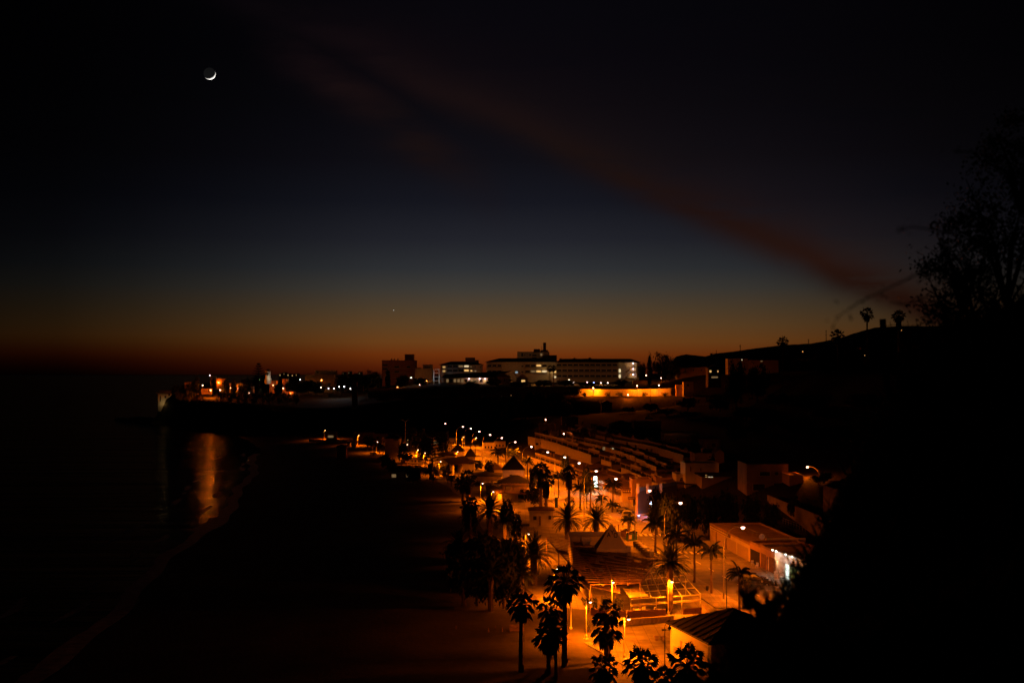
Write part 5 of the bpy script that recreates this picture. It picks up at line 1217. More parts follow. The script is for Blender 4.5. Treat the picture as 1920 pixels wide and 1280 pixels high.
t = bpx('brick_block', 'four-storey brick apartment block with pale floor bands and a dark roof tower', 'apartment block', 716, 779, 676, 722, 960, 15, 'brick_wall', 'flat', wins=[(744,688,9,4,'dark_glass'),(766,688,7,4,'dark_glass'),(722,684,10,3,'dark_glass'),(722,691,10,4,'dark_glass'),(744,697,9,4,'dark_glass')]); s4 = 960/F
for z in (9.6, 13.2, 5.8): MB().box((716-747.5)*s4,(779-747.5)*s4,-.7,-.003,z,z+.35).build('floor_band','concrete',t)
MB().box((758-747.5)*s4,(775-747.5)*s4,4,11,19,24).build('roof_tower','dark_concrete',t)
for px_ in (733,738,745): MB().box((px_-747.5)*s4-.4,(px_-747.5)*s4+.4,5,6,19,20.6).build('chimney','dark_concrete',t)
bpx('white_flats', 'white flats with a lit penthouse right of the brick block', 'flats', 778, 810, 692, 720, 950, 12, 'cream_wall', wins=[(786,690.5,8,2,'dark_glass'),(803,688.5,9,2.5,'dark_glass')]); bpx('penthouse_block', 'lit pale penthouse block with brown top beside the brick block', 'building', 793, 810, 684, 693, 957, 8, 'white_wall', 'slab', roofm='brick_wall', wins=[(801,688,10,3,'dark_glass')])
t = thing('unfinished_building', 'bare white concrete building frame with open floors', 'building frame', (X(818,870),870,Z(718,870))); s5 = 870/F
for x_ in (-1.9,1.9):
    for y_ in (0,5): MB().box(x_-.25,x_+.25,y_,y_+.5,-4,9.4).build('column','white_wall',t)
for z in (1.5,4.2,6.9,9.4): MB().box(-2.3,2.3,-.2,5.7,z+.003,z+.3).build('floor_slab','white_wall',t)
light(t, (0,-5,4), 350, (.75,.85,1), .3)
t = bpx('flat_block', 'cream block with a lit penthouse far along the cliff top', 'building', 572, 628, 702, 716, 980, 12, 'ochre_wall', 'flat', roofm='dark_concrete'); bpx('penthouse_block', 'warm lit penthouse standing on the cream block', 'building', 591, 629, 695, 702.5, 986, 8, 'cream_wall', 'slab', roofm='dark_concrete', wins=[(596,698,3,3,'dark_glass'),(619,698,1.5,2,'dark_glass')])
t = thing('white_tower', 'floodlit white round tower with a small dome on the cliff top', 'tower', (X(502.5,860),860,Z(714,860))); MB().lathe([(2.4,-2),(2.4,1.6),(2.3,1.8),(1.9,1.85),(1.85,6.6)],16).build('wall','white_wall',t); MB().lathe([(2.2,6.6),(2.2,6.9),(1.5,7.6),(.6,8.0),(.02,8.2)],14).build('dome','dark_concrete',t)
for k in range(5): a_ = -math.pi/2+(k-2)*.5; MB().box(1.87*math.cos(a_)-.2,1.87*math.cos(a_)+.2,1.87*math.sin(a_)-.2,1.87*math.sin(a_)+.1,4.0,6.0).build('window','dark_glass',t)
light(t, (3.0,-4.5,2.5), 300, (1,.8,.6), .3)
t = bpx('cliff_villa', 'pale floodlit two-storey villa with a flat roof on the very tip of the headland', 'villa', 297, 322, 737, 758, 882, 9, 'white_wall', 'slab', roofm='concrete', over=1.2, base=5, wins=[(301,747,2,10,'dark_glass'),(310,744,3,4,'dark_glass'),(317,740,3,4,'dark_glass')], rot=rad(18))
light(t, (-1,-3.0,1.0), 110, (1,.6,.2), .3); light(t, (4,-3,4.0), 90, (1,.6,.2), .3)
MB().box(-3.5,4.5,2,8.5,7.6,9.8).build('upper_floor','cream_wall',t); MB().box(-4.3,5.3,1,9.3,9.803,10.1).build('upper_roof','concrete',t)
for x0_,x1_,yt,yb,dd,m_,lb in [(346,356,717,726,870,'ochre_wall','small orange house farthest left of the cliff-top row'),(394,402,706,720,890,'cream_wall','narrow pale house with a white lamp on top'),(406,421,710,726,885,'ochre_wall','orange house with stacked lit terraces'),(411,420,724,732,865,'white_wall','pale low wall-like house under the orange terraces'),
     (429,452,719,734,872,'cream_wall','long lit facade behind the row of cypress trunks'),(452,477,712,722,910,'ochre_wall','dim orange house right of the lit columns'),(468,474,725,733,872,'white_wall','tiny pale house on the cliff edge'),(505,518,714,733,890,'ochre_wall','plain orange-lit wall of a house below the white tower'),
     (528,539,711,734,895,'ochre_wall','bright orange narrow house right of the white tower'),(537,552,734,743,860,'ochre_wall','small orange gabled house on the cliff edge'),(609,616,718,727,900,'cream_wall','yellow-lit end wall above the white yard lamps'),(630,640,708,730,920,'concrete','grey block behind the white yard lamps'),(377,396,729,735,860,'ochre_wall','lit terrace bar beside the brightest cliff lamp')]:
    bpx('cliff_house', lb, 'house', x0_, x1_, yt, yb, dd, 6, m_, 'gable' if 'gabled' in lb else 'flat', 1.2, 'roof_tile' if 'gabled' in lb else 'flat_roof', wins=[((x0_+x1_)/2-(x1_-x0_)*.2, (yt+yb)/2, 1.6, 2.5, 'dark_glass'),((x0_+x1_)/2+(x1_-x0_)*.22, (yt+yb)/2, 1.6, 2.5, 'dark_glass')], base=1.5)
t = bpx('concrete_tower', 'tall dim red-brown lift tower standing free before the cliff', 'tower', 660, 669, 717, 790, 735, 4, 'dark_concrete', base=8); MB().box(1.5,5,.5,3.5,(790-733)*735/F,(790-724)*735/F).build('walkway','dark_concrete',t)
# long lit retaining wall
mb = MB(); pp = [(1083,729,739,762),(1130,730,739,758),(1190,730,739,757),(1230,729,738,759),(1258,728,736,763),(1268,727.5,734,767)]
t = thing('lit_wall', 'long curved wall glowing yellow under three lamps below the hotel', 'wall', (X(1180,758),758,20)); og = t.location
for a_, b_ in zip(pp, pp[1:]):
    pa, pb_ = (X(a_[0],a_[3]),a_[3]), (X(b_[0],b_[3]),b_[3]); mb.add([(pa[0],pa[1],Z(a_[2],a_[3])-5),(pb_[0],pb_[1],Z(b_[2],b_[3])-5),(pb_[0],pb_[1],Z(b_[1],b_[3])),(pa[0],pa[1],Z(a_[1],a_[3])),
           (pa[0],pa[1]+.5,Z(a_[2],a_[3])-5),(pb_[0],pb_[1]+.5,Z(b_[2],b_[3])-5),(pb_[0],pb_[1]+.5,Z(b_[1],b_[3])),(pa[0],pa[1]+.5,Z(a_[1],a_[3]))],[(0,1,2,3),(5,4,7,6),(3,2,6,7)])
mb.build('wall_face','white_wall',t,og)
mb = MB(); [mb.bar((X(a_[0],a_[3]),a_[3]+.25,Z(a_[1],a_[3])+.1),(X(b_[0],b_[3]),b_[3]+.25,Z(b_[1],b_[3])+.1),.7,.2) for a_,b_ in zip(pp,pp[1:])]; mb.build('coping','concrete',t,og)
bpx('slope_hut', 'small hut with a reddish roof on the slope below the lit wall', 'hut', 1128, 1147, 756, 772, 715, 6, 'stucco', 'gable', 1.6, 'roof_tile')
bpx('gate_house', 'small pale gate house at the right end of the lit wall', 'house', 1282, 1300, 717, 730, 750, 6, 'cream_wall', wins=[(1290,722,3,4,'dark_glass')], base=9); bpx('gate_house', 'low reddish wall block at the right end of the lit wall', 'house', 1268, 1282, 722, 730, 755, 4, 'ochre_wall')
bpx('low_block', 'low cream block at the foot of the hotel stairs', 'building', 1187, 1216, 714, 724, 835, 7, 'stucco')
bpx('white_flats', 'low white flats with one lit window on the right plateau', 'flats', 1365, 1402, 673, 690, 760, 9, 'cream_wall', wins=[(1391,674.5,2.5,2,'white_window'),(1371,678,3,4,'dark_glass')]); bpx('white_flats', 'dim long flats right of the low white flats', 'flats', 1402, 1460, 676, 690, 780, 9, 'stucco', wins=[(1428,677,4,2,'dim_window'),(1410,678,3,3,'dark_glass')])
bpx('gabled_house', 'dark house with two yellow lit windows below the mountain', 'house', 1328, 1352, 690, 713, 700, 9, 'stucco', 'gable', 1.5, 'dark_tile', wins=[(1332,696,3.5,3.5,'warm_window'),(1346,696,2,3,'warm_window'),(1340,707,12,3,'dim_window')]); bpx('row_flats', 'long dim row of flats under the left end of the mountain', 'flats', 1270, 1328, 689, 705, 800, 9, 'stucco', wins=[(1285,694,3,3,'dark_glass'),(1300,694,3,3,'dark_glass'),(1315,694,3,3,'dark_glass')])
bpx('hill_villa', 'tiny dim villa beside the trunk of the tall plateau palm', 'villa', 1615, 1630, 652, 668, 640, 7, 'ochre_wall', wins=[(1622,666,3,2.5,'warm_window')])
lowwall('plateau_wall', 'long dim brown wall along the right plateau', 'wall', (X(1462,596),596), (X(1700,585),585), Z(695,590), .5, 'stucco', z0=Z(704,590))
lowwall('cliff_parapet', 'long low pale parapet along the cliff edge below the brick block', 'wall', (X(690,800),800), (X(905,795),795), Z(727,800), .4, 'stucco', z0=18)
# far town: tiny houses with lit windows
for k, (px_, py_) in enumerate([(526,703),(533,701),(541,703),(549,704),(556,703),(536,707),(645,700),(655,699),(675,700)]):
    bpx('distant_house', ORD[k]+' tiny distant house from the left on the dusk skyline', 'house', px_-3.5, px_+3.5, py_-2.5, py_+4, 1180+k*9, 8, 'stucco', 'flat', wins=[(px_-1, py_, 1.6, 1.4, 'warm_window' if k < 6 else 'dim_window')], group='distant houses on the skyline', base=10)
# ------------------------------------------------------------------ cliff-top and hill lamps
WH = (1,.95,.85)
for a in [(1112.5,727.5,756.8,'lit lamp at the left end of the glowing yellow wall',15000),(1194.5,723,754.5,'lit lamp in the middle of the glowing yellow wall',10000),(1235.5,722,756,'lit lamp at the right of the glowing yellow wall',10000),(1177.5,740,742,'lit lamp on the slope under the yellow wall, lighting scrub',5000),
          (1211.5,703.5,835,'lamp on the road right of the hotel, left of two',1500),(1240,708.5,815,'lamp on the road right of the hotel, right of two',1500),(787,721,860,'lone orange lamp below the brick block',800),
          (380,722,866,'pinkish twin-looking lamp left of the terrace bar',2600),(395,731.5,846,'brightest lamp on the headland, above the sea reflection',24000),(413,731,858,'lamp under the orange terraces',3500),(446,728,863,'lamp at the right end of the lit columns',4200),(432,727,868,'lamp at the left end of the lit columns',2500),
          (467,736.5,856,'small dim lamp on the cliff edge below the bushy tree',300),(351.5,720.5,871,'dim lamp on the small orange house',700),(531,728,890,'lamp at the foot of the bright orange strip',3800),(534,716,897,'upper lamp on the bright orange strip',2500),(512,722,886,'lamp lighting the plain orange wall',1200),(545,737,860,'lamp on the small orange gabled house',700),
          (410,717,885,'lamp on the upper orange terrace',1500),(602,726,830,'lamp by the yellow-lit end wall',900),(835,794,640,'lone pink-white lamp on the dark cliff',500),(1023,786.5,600,'small lamp above the pointed gables',600),(1057,813,515,'small white lamp beside the square house block',200),(1231,801.5,592,'small red lamp at the right of the reddish villa',900),
          (1505,659,600,'tiny light among the plateau trees',60),(1690,619,640,'tiny white light high on the right hill',60),(958,741,760,'small dim lamp in the dark trees under the hotel',0)]:
    pole_lamp(a[0], a[1], a[2], a[3], a[4], 'sodium_glow' if a[4] > 100 else 'warm_window', r=.34 if a[4] > 1000 else .26)
for a in [(1075.5,716.5,840,'small pinkish garden lamp under the hotel, first from the left','pink_glow',(1,.33,.06),1700),(1101,716.5,838,'small pinkish garden lamp left of the blue one','pink_glow',(1,.33,.06),1700),(1113.5,717,838,'blue garden lamp under the long hotel','blue_glow',(.5,.5,1),120),(1126.5,717.5,838,'small white garden lamp right of the blue one','white_glow',(1,.33,.06),1700),(1139.5,717.5,838,'small white garden lamp, last on the right','white_glow',(1,.33,.06),1700),
          (1067,712,846,'white porch lamp at the left of the garden lamps','white_glow',(1,.7,.4),200),(771,708,890,'white square lamp before the brick block','white_glow',WH,500),(616,728,835,'pinkish lamp left in the white yard','pink_glow',WH,200),(626,728,835,'second pinkish lamp in the white yard','pink_glow',WH,200),(636,725,835,'broad white lamp in the white yard','white_glow',WH,600),(645.5,724.5,835,'bluish white lamp at the right of the yard','white_glow',(.8,.85,1),900),(657,728.5,800,'tall narrow white light beside the lift tower','white_glow',WH,60),
          (563,711.5,900,'white light on the dark block left of the spreading tree','white_glow',WH,100),(393.5,703.5,893,'bluish lamp on top of the narrow pale house','pink_glow',(.9,.85,1),80),(472,713,913,'small white light on the dim orange house','white_glow',WH,80),(486,712,958,'green-lit floodlight under the layered pine','green_glow',(.55,.9,.35),500)]:
    pole_lamp(a[0], a[1], a[2], a[3], a[6], a[4], a[5], r=.3)
# warm lamps set to brighten the hotel facades and nearby blocks
pole_lamp(884, 719, 846, 'small lamp in the garden before the smaller hotel', 6000, 'sodium_dim', (1,.27,.03), .2)
pole_lamp(937, 719.5, 842, 'small lamp at the side of the pale gable', 9000, 'sodium_dim', (1,.35,.07), .2)
pole_lamp(745, 725, 900, 'small dim lamp in the garden of the brick block', 5000, 'sodium_dim', (1,.27,.04), .2)  # strength raised to brighten the brick wall
pole_lamp(603, 713, 950, 'assumed low lamp hidden among the trees before the lit penthouse', 6000, 'sodium_dim', (1,.27,.04), .2)  # assumed lamp, out of sight, put in to light the penthouse wall
pole_lamp(800, 714, 930, 'added low lamp brightening the white flats', 3000, 'sodium_dim', (1,.27,.04), .2)  # lamp added only to brighten the flats
pole_lamp(1000, 684, 985, 'added hidden lamp behind the hotel roof, brightening the tower block', 2600, 'sodium_dim', (1,.4,.13), .2)  # added lamp, out of sight, lights the upper wall of the tower block
pole_lamp(1010, 716, 838, 'low garden lamp before the hotel wing with the lit balconies', 5000, 'sodium_dim', (1,.35,.07), .2)
for px_, r_, s_ in [(1096,7,'leftmost'),(1140,8,'second'),(1163,10,'third'),(1208,8,'fourth'),(1247,9,'rightmost')]:
    d = 748; tree('shrub', px_, d, 733.5, r_, s_+' dark scrub clump in front of the glowing yellow wall', 1, 'scrub before the glowing wall', cat='bush')
# hillside street lamp at the right
d = 300; x = X(1514,d); z = Z(874,d); hb = H(x+2.9,d)
street = dup(SL0, (x+2.9, d, z-11), math.pi, 'curved street lamp alone on the dark hillside at the right', 'curved street lamps along the beach road')
for c in street.children:
    if c.type == 'LIGHT': c.data = bpy.data.lights.new('lamp_light', 'POINT'); c.data.energy = 3500/EX; c.data.color = SOD; c.data.shadow_soft_size = .2
# twin-armed unlit mast at the far beach front
d = 545; t = thing('twin_lamp', 'tall unlit lamp post with two short arms in front of the cliff', 'lamp post', (X(760,d),d,H(X(760,d),d))); hz_ = Z(790,d)-t.location.z
MB().tube([(0,0,-.1),(0,0,hz_)],[.16,.09],8).build('post','white_metal',t)
for s_ in (-1,1): a_ = MB().tube([(0,0,hz_-.2),(s_*.9,0,hz_+.6),(s_*1.5,0,hz_+.8)],.07,6).build('arm','white_metal',t); MB().box(min(s_*1.4,s_*2.1),max(s_*1.4,s_*2.1),-.2,.2,hz_+.7,hz_+.95).build('lamp_head','metal',a_)
def mast(px, d, top, label, r=.09, m='dark_metal', zb=None, cat='pole', name='pole'):
    x = X(px,d); z = H(x,d) if zb is None else zb; h = Z(top,d)-z; o = MB().tube([(0,0,-.2),(0,0,h)],[r,r*.6],8)
    o.box(-r*1.6,r*1.6,-r*1.6,r*1.6,-.1,.25); o.box(-r*1.2,r*1.2,-r*1.2,r*1.2,h-.15,h+.05)
    o = o.build(name,m,loc=(x,d,z)); return tag(o,label,cat)
mast(1070.5, db(1178), 1117, 'pale post with flared foot right of the tallest fan palm', .1, 'white_metal')
mast(1487, 192, 1052, 'dark bare pole in front of the floodlit shop', .12)
mast(1219.5, 735, 727, 'thin pole crossing the glowing wall at its right', .14)
mast(1362.5, db(1150), 1085, 'thin dark pole right of the terrace ramp', .07)
mast(1440, 175, 1118, 'dark pole at the roadside beyond the white building', .07)
mast(1198.5, db(955), 938, 'white sign post left of the blue square sign', .09, 'white_metal'); mast(1100, db(952), 926, 'thin dark post on the verge by the lit road', .08)
for k, px_ in enumerate((1153, 1160, 1168)): mast(px_, db(1001-k*2), 985-k*2, ['left','middle','right'][k]+' wooden bollard behind the recycling containers', .12, 'wood', cat='bollard', name='bollard')
for px_, py_, s_ in [(855,1178,'leftmost'),(916,1184,'second'),(929,1180,'third'),(942,1183,'rightmost')]: mast(px_, db(py_), py_-7, s_+' short pale post on the dim sand', .05, 'wood', cat='post', name='short_post')
for px_, py_, s_, h_ in [(1516,641,'left',7),(1549,632,'taller right',12),(1388,650,'faint left',6)]:
    d = 6900; o = MB(); hh_ = h_/F*d*1.6; zz = Z(py_+6,d); o.tube([(0,0,-40),(0,0,hh_)],[3,1],5); [o.box(-4,4,-1,1,hh_*q,hh_*q+2) for q in (.5,.75,.9)]; o = o.build('radio_mast','dark_metal',loc=(X(px_,d),d,zz)); tag(o, s_+' thin radio mast on the mountain ridge','mast')
d = 900; t = thing('tower_crane','small tower crane silhouette under the mountain','crane',(X(1343,d),d,Z(690,d))); MB().bar((0,0,-2),(0,0,10.5),.5).build('mast','dark_metal',t); MB().bar((-4.5,0,10.6),(8,0,10.6),.35).build('jib','dark_metal',t); MB().bar((0,0,10.5),(0,0,13),.3).build('top','dark_metal',t); MB().box(-4.4,-2.8,-.4,.4,9.6,10.4).build('counterweight','dark_concrete',t)
# ------------------------------------------------------------------ cars, scooters
def car(label, loc, rot, paint, k=1.0, h=1.5, tail=False):
    t = thing('parked_car', label, 'car', loc, rot, None)
    prof = [(-2.0,.35),(-2.05,.75),(-1.95,.95),(-1.75,h-.05),(-1.2,h),(.25,h-.02),(.95,1.0),(1.9,.85),(2.05,.65),(2.05,.35)]
    mb = MB(); n = len(prof)
    def ring(y, q): return [(x, y*(1 if z < .96 else q), z) for x, z in prof]
    r = ring(-.85,.82)+ring(.85,.82); mb.add(r, [tuple(range(n)), tuple(range(2*n-1,n-1,-1))]+[(i,n+i,n+(i+1)%n,(i+1)%n) for i in range(n)]); mb.build('body', paint, t)
    for s_ in (-1,1):
        mb = MB(); c = [(-1.62,1.0),(-1.55,h-.12),(.15,h-.1),(.75,1.0)]; mb.add([(x, s_*(.86 if z < 1.1 else .715), z) for x,z in c]+[(x, s_*(.80 if z < 1.1 else .66), z) for x,z in c],[(0,1,2,3),(7,6,5,4),(0,4,5,1),(1,5,6,2),(2,6,7,3),(3,7,4,0)]); mb.build('side_window','dark_glass',t)
    mb = MB(); mb.add([(.98,-.7,1.02),(.98,.7,1.02),(.36,.62,h-.06),(.36,-.62,h-.06)],[(0,1,2,3)]); mb.v = [(x+.03,y,z+.02) for x,y,z in mb.v]; mb.build('windscreen','dark_glass',t)
    mb = MB(); mb.add([(-1.96,-.7,.99),(-1.96,.7,.99),(-1.78,.62,h-.1),(-1.78,-.62,h-.1)],[(0,3,2,1)]); mb.v = [(x-.03,y,z) for x,y,z in mb.v]; mb.build('rear_window','dark_glass',t)
    for x in (-1.25,1.3):
        for s_ in (-1,1):
            wq = MB(); n_ = 16; a_ = [(x+.32*math.cos(2*math.pi*i/n_), .32+.32*math.sin(2*math.pi*i/n_)) for i in range(n_)]
            wq.add([(p,s_*.7,q) for p,q in a_]+[(p,s_*.88,q) for p,q in a_],[tuple(range(n_)),tuple(range(2*n_-1,n_-1,-1))]+[(i,(i+1)%n_,n_+(i+1)%n_,n_+i) for i in range(n_)]); w_ = wq.build('wheel','tyre',t)
            rq = MB(); a2 = [(x+.19*math.cos(2*math.pi*i/n_), .32+.19*math.sin(2*math.pi*i/n_)) for i in range(n_)]; rq.add([(p,s_*.885,q) for p,q in a2]+[(p,s_*.9,q) for p,q in a2],[tuple(range(n_)),tuple(range(2*n_-1,n_-1,-1))]+[(i,(i+1)%n_,n_+(i+1)%n_,n_+i) for i in range(n_)]); rq.build('rim','metal',w_)
    for s_ in (-1,1):
        MB().box(1.95,2.08,s_*.62-.15,s_*.62+.15,.62,.76).build('headlight','white_metal',t); MB().box(-2.09,-1.98,s_*.68-.1,s_*.68+.1,.7,.9).build('tail_light','red_panel',t)
    t.scale = (k,)*3; return t
def gp(px, py): d = db(py, GZ+.01); return (X(px,d), d, GZ+.01)
car('silver van-like car parked beside the globe sign, lit faintly blue', gp(1183,971), rad(-28), 'silver_paint', 1.0, 1.75)
car('dark car parked under the round bush before the pale shop wall', gp(1414,1091), rad(-14), 'dark_paint', 1.0)
car('dark car with bright reflections behind the thick shaggy palm', gp(1068,941), rad(100), 'dark_paint')
car('red-tailed car parked near the end of the far pavement', gp(960,846), rad(95), 'dark_paint')
car('dark car behind the silver van-like car', gp(1172,962), rad(-28), 'dark_paint', .95)
car('dim car at the far bend under the street lamp', gp(974,842), rad(100), 'silver_paint')
def scooter(label, loc, rot):
    t = thing('scooter', label, 'scooter', loc, rot, 'parked scooters')
    for x in (-.6,.6):
        wq = MB(); n_ = 14; a_ = [(x+.25*math.cos(2*math.pi*i/n_), .25+.25*math.sin(2*math.pi*i/n_)) for i in range(n_)]; wq.add([(p,-.06,q) for p,q in a_]+[(p,.06,q) for p,q in a_],[tuple(range(n_-1,-1,-1)),tuple(range(n_,2*n_))]+[(i,(i+1)%n_,n_+(i+1)%n_,n_+i) for i in range(n_)]); wq.build('wheel','tyre',t)
    mb = MB(); pr = [(-.85,.45),(-.8,.75),(-.1,.72),(0,.35),(.35,.32),(.45,.85),(.52,.85),(.6,.3),(.3,.2),(-.6,.22)]; n = len(pr); mb.add([(x,-.16,z) for x,z in pr]+[(x,.16,z) for x,z in pr],[tuple(range(n)),tuple(range(2*n-1,n-1,-1))]+[(i,n+i,n+(i+1)%n,(i+1)%n) for i in range(n)]); mb.build('body','dark_paint',t)
    MB().box(-.82,-.1,-.15,.15,.753,.86).build('seat','tyre',t); MB().bar((.42,-.32,1.02),(.42,.32,1.02),.04).build('handlebar','dark_metal',t); MB().bar((.5,0,.8),(.42,0,1.02),.06).build('steering_column','dark_metal',t); MB().box(-1.1,-.78,-.18,.18,.87,1.17).build('top_box','dark_paint',t)
scooter('dark scooter parked on the road before the floodlit shop', gp(1441,1097), rad(-20)); scooter('dark motor scooter parked on the corner below the circle sign', gp(1158,951), rad(5)); scooter('second dark scooter beside the bright shop doorway', gp(1449,1099), rad(-35))
# ------------------------------------------------------------------ street furniture
def dumpster(label, loc, rot, first=[None]):
    if first[0]: return dup(first[0], loc, rot, label, 'dumpsters in a row')
    t = thing('dumpster', label, 'dumpster', loc, rot, 'dumpsters in a row'); first[0] = t
    mb = MB(); mb.add([(-.6,-.45,.2),(.6,-.45,.2),(.6,.45,.2),(-.6,.45,.2),(-.7,-.55,1.15),(.7,-.55,1.15),(.7,.55,1.15),(-.7,.55,1.15)],[(0,3,2,1),(4,5,6,7),(0,1,5,4),(1,2,6,5),(2,3,7,6),(3,0,4,7)]); mb.build('body','grey_plastic',t)
    MB().add([(-.74,-.6,1.16),(.74,-.6,1.16),(.74,.6,1.16),(-.74,.6,1.16),(-.74,-.5,1.3),(.74,-.5,1.3),(.74,.5,1.38),(-.74,.5,1.38)],[(0,3,2,1),(4,5,6,7),(0,1,5,4),(1,2,6,5),(2,3,7,6),(3,0,4,7)]).build('lid','metal',t)
    for x in (-.5,.5):
        for y in (-.35,.35): mb = MB(); mb.ball((x,y,.1),.1,8,5); mb.build('wheel','tyre',t)
    return t
for k in range(6):
    px_, py_ = 1195+k*4.6, 1026+k*3.9; dumpster(['dumpster at the far end of the row by the road','second dumpster in the row beside the lamp post','third dumpster in the row by the road','fourth dumpster in the row by the road','fifth dumpster in the row, next to the near end','dumpster at the near end of the row, by the feather palm'][k], gp(px_,py_), rad(-58))
def bank(label, px, py, m, slot):
    t = thing('recycling_container', label, 'recycling bin', gp(px,py), 0, 'recycling containers'); MB().box(-.75,.75,-.6,.6,.05,1.55).build('body',m,t); MB().lathe([(.95,1.55),(.85,1.7),(.4,1.85),(.02,1.9)],12).build('top','dark_paint',t); MB().box(-.3,.3,-.66,-.605,.4,1.3).build('panel',slot,t)
bank('dark recycling container with a bright front panel', 1181, 1013, 'green_plastic', 'pale_canvas'); bank('brown recycling container left of the one with a bright panel', 1170.5, 1007, 'brown_panel', 'brown_panel'); bank('green recycling container at the right of the pair', 1187, 1012, 'green_plastic', 'dark_paint')
t = thing('info_totem','tall blue information totem by the lit road','totem',gp(1043,951)); MB().box(-.35,.35,-.12,.12,.1,2.6).build('panel','blue_panel',t); MB().box(-.45,.45,-.2,.2,-.05,.1).build('base','dark_metal',t)
t = thing('globe_sign','glowing bluish white oval sign on a post above the road','sign',gp(1222,968)); MB().tube([(0,0,0),(0,0,2.4)],.06,8).build('post','white_metal',t); mb = MB(); mb.ball((0,0,3.0),.55,16,10,1.1); mb.v = [(x,y*.4,z) for x,y,z in mb.v]; pn = mb.build('panel','globe_glow',t); light(t,(0,-.8,2.6),800,(.32,.36,1),.3,165)
t = thing('billboard','brown direction board on two posts below the circle sign','sign',gp(1184,953)); MB().box(-.9,.9,-.08,.0,2.3,3.0).build('panel','brown_panel',t); [MB().bar((x,.05,-.05),(x,.05,2.95),.1).build('post','brown_panel',t) for x in (-.6,.6)]
mb = MB(); [mb.box(-.7+.24*k,-.7+.24*k+.15,-.1,-.083,2.58,2.74) for k in range(6)]; mb.build('lettering','white_wall',t)
t = thing('blue_sign','square blue traffic sign on a grey post','sign',gp(1203.5,957)); MB().tube([(0,0,-.05),(0,0,2.2)],.04,6).build('post','metal',t); MB().box(-.35,.35,-.07,-.045,1.5,2.2).build('panel','blue_panel',t)
t = thing('no_entry_sign','small red and white sign on a post before the lit shops','sign',gp(1130,938)); MB().tube([(0,0,-.05),(0,0,1.6)],.04,6).build('post','metal',t); q = MB().box(-.4,.4,-.07,-.045,1.0,1.65).build('panel','red_panel',t); MB().box(-.28,.28,-.085,-.073,1.25,1.4).build('bar','white_metal',q)
t = thing('bus_shelter','grey roofed bus shelter by the globe sign','shelter',gp(1201,950)); MB().box(-2.2,2.2,-.9,.9,2.4,2.55).build('roof','concrete',t); [MB().tube([(x,y,-.05),(x,y,2.4)],.06,6).build('post','white_metal',t) for x in (-2,2) for y in (-.7,.7)]; MB().box(-1.9,1.9,.72,.76,.3,2.1).build('back_panel','glass',t); MB().box(-1.5,1.5,.2,.6,.42,.5).build('bench','wood',t)
t = thing('menu_board','white standing menu board with dark writing outside the floodlit shop','board',gp(1457,1088)); MB().bar((-.35,.25,0),(-.35,0,1.5),.06).build('leg','wood',t); MB().bar((.35,.25,0),(.35,0,1.5),.06).build('leg','wood',t); MB().box(-.5,.5,-.06,-.02,.15,1.55).build('board','white_wall',t)
mb = MB(); rr_ = random.Random(5)
for k in range(6):
    x = -.4
    while x < .35: w_ = rr_.uniform(.06,.18); mb.box(x,x+w_,-.075,-.063,1.3-k*.19,1.38-k*.19); x += w_+.06
mb.build('writing','black_letter',t)
def table(label, px, py, m='white_metal'):
    t = thing('cafe_table', label, 'table', gp(px,py)); MB().lathe([(.42,.7),(.42,.74)],14).build('tabletop',m,t); MB().tube([(0,0,.03),(0,0,.7)],.04,6).build('leg','metal',t); MB().lathe([(.26,0),(.26,.03)],12).build('foot','metal',t)
def chair(label, px, py, rot, gr='terrace chairs', k=1.0):
    t = thing('terrace_chair', label, 'chair', gp(px,py), rot, gr); MB().box(-.22,.22,-.22,.22,.42,.47).build('seat','white_metal',t); mb = MB(); [mb.box(-.22+.1*i,-.16+.1*i,.2,.23,.47,.9) for i in range(5)]; mb.box(-.22,.24,.2,.23,.9,.96); mb.build('backrest','white_metal',t)
    for x in (-.19,.19):
        for y in (-.19,.19): MB().bar((x,y,0),(x,y,.42),.04).build('leg','white_metal',t)
table('small white table outside the floodlit shop', 1466.5, 1089); table('pale table on the terrace under the pale canopy', 1196, 1152); table('second pale table on the terrace, beside the white rail', 1214, 1151); table('pale table near the lit date palm on the terrace', 1236, 1150)
chair('white chair left of the pale terrace table', 1190, 1152.5, 1.6); chair('white chair right of the pale terrace table', 1202, 1152, -1.4); chair('white chair facing the second terrace table', 1208, 1150, .3); chair('white chair by the table near the lit palm', 1230, 1150, 1.2)
chair('white chair in the recess of the dark shop, left', 1411, 1060.5, .2, 'chairs of the dark shop'); chair('white chair in the recess of the dark shop, right', 1419, 1064.5, -.6, 'chairs of the dark shop'); chair('white chair beside the menu board', 1462, 1085, 2.0, 'chairs of the dark shop')
t = thing('stone_bench','square stone bench at the edge of the bright square','bench',gp(1237,1199),rad(8)); MB().box(-.75,.75,-.35,.35,.42,.6).build('seat','stone',t); [MB().box(x-.2,x+.2,-.28,.28,-.05,.417).build('support','stone',t) for x in (-.45,.45)]
t = thing('timber_bench','slatted timber bench stack in the dim palm grove','bench',gp(969,1183)); [MB().box(-.95,.95,-.3+.0*k,.3,.1+.22*k,.2+.22*k).build('slat','wood',t) for k in range(4)]; [MB().box(x-.05,x+.05,-.25,.25,-.05,.85).build('leg','wood',t) for x in (-.85,.85)]
for a_, lb in [((1113,1175),'dark slab set in the bright square, left'),]: pass
t = thing('litter_bin','small dark litter bin on the lit road verge','bin',gp(1326,1109)); MB().lathe([(.2,.25),(.24,.9),(.22,.9),(.2,.3)],10).build('body','dark_metal',t); MB().tube([(0,0,-.02),(0,0,.25)],.05,6).build('stand','dark_metal',t)
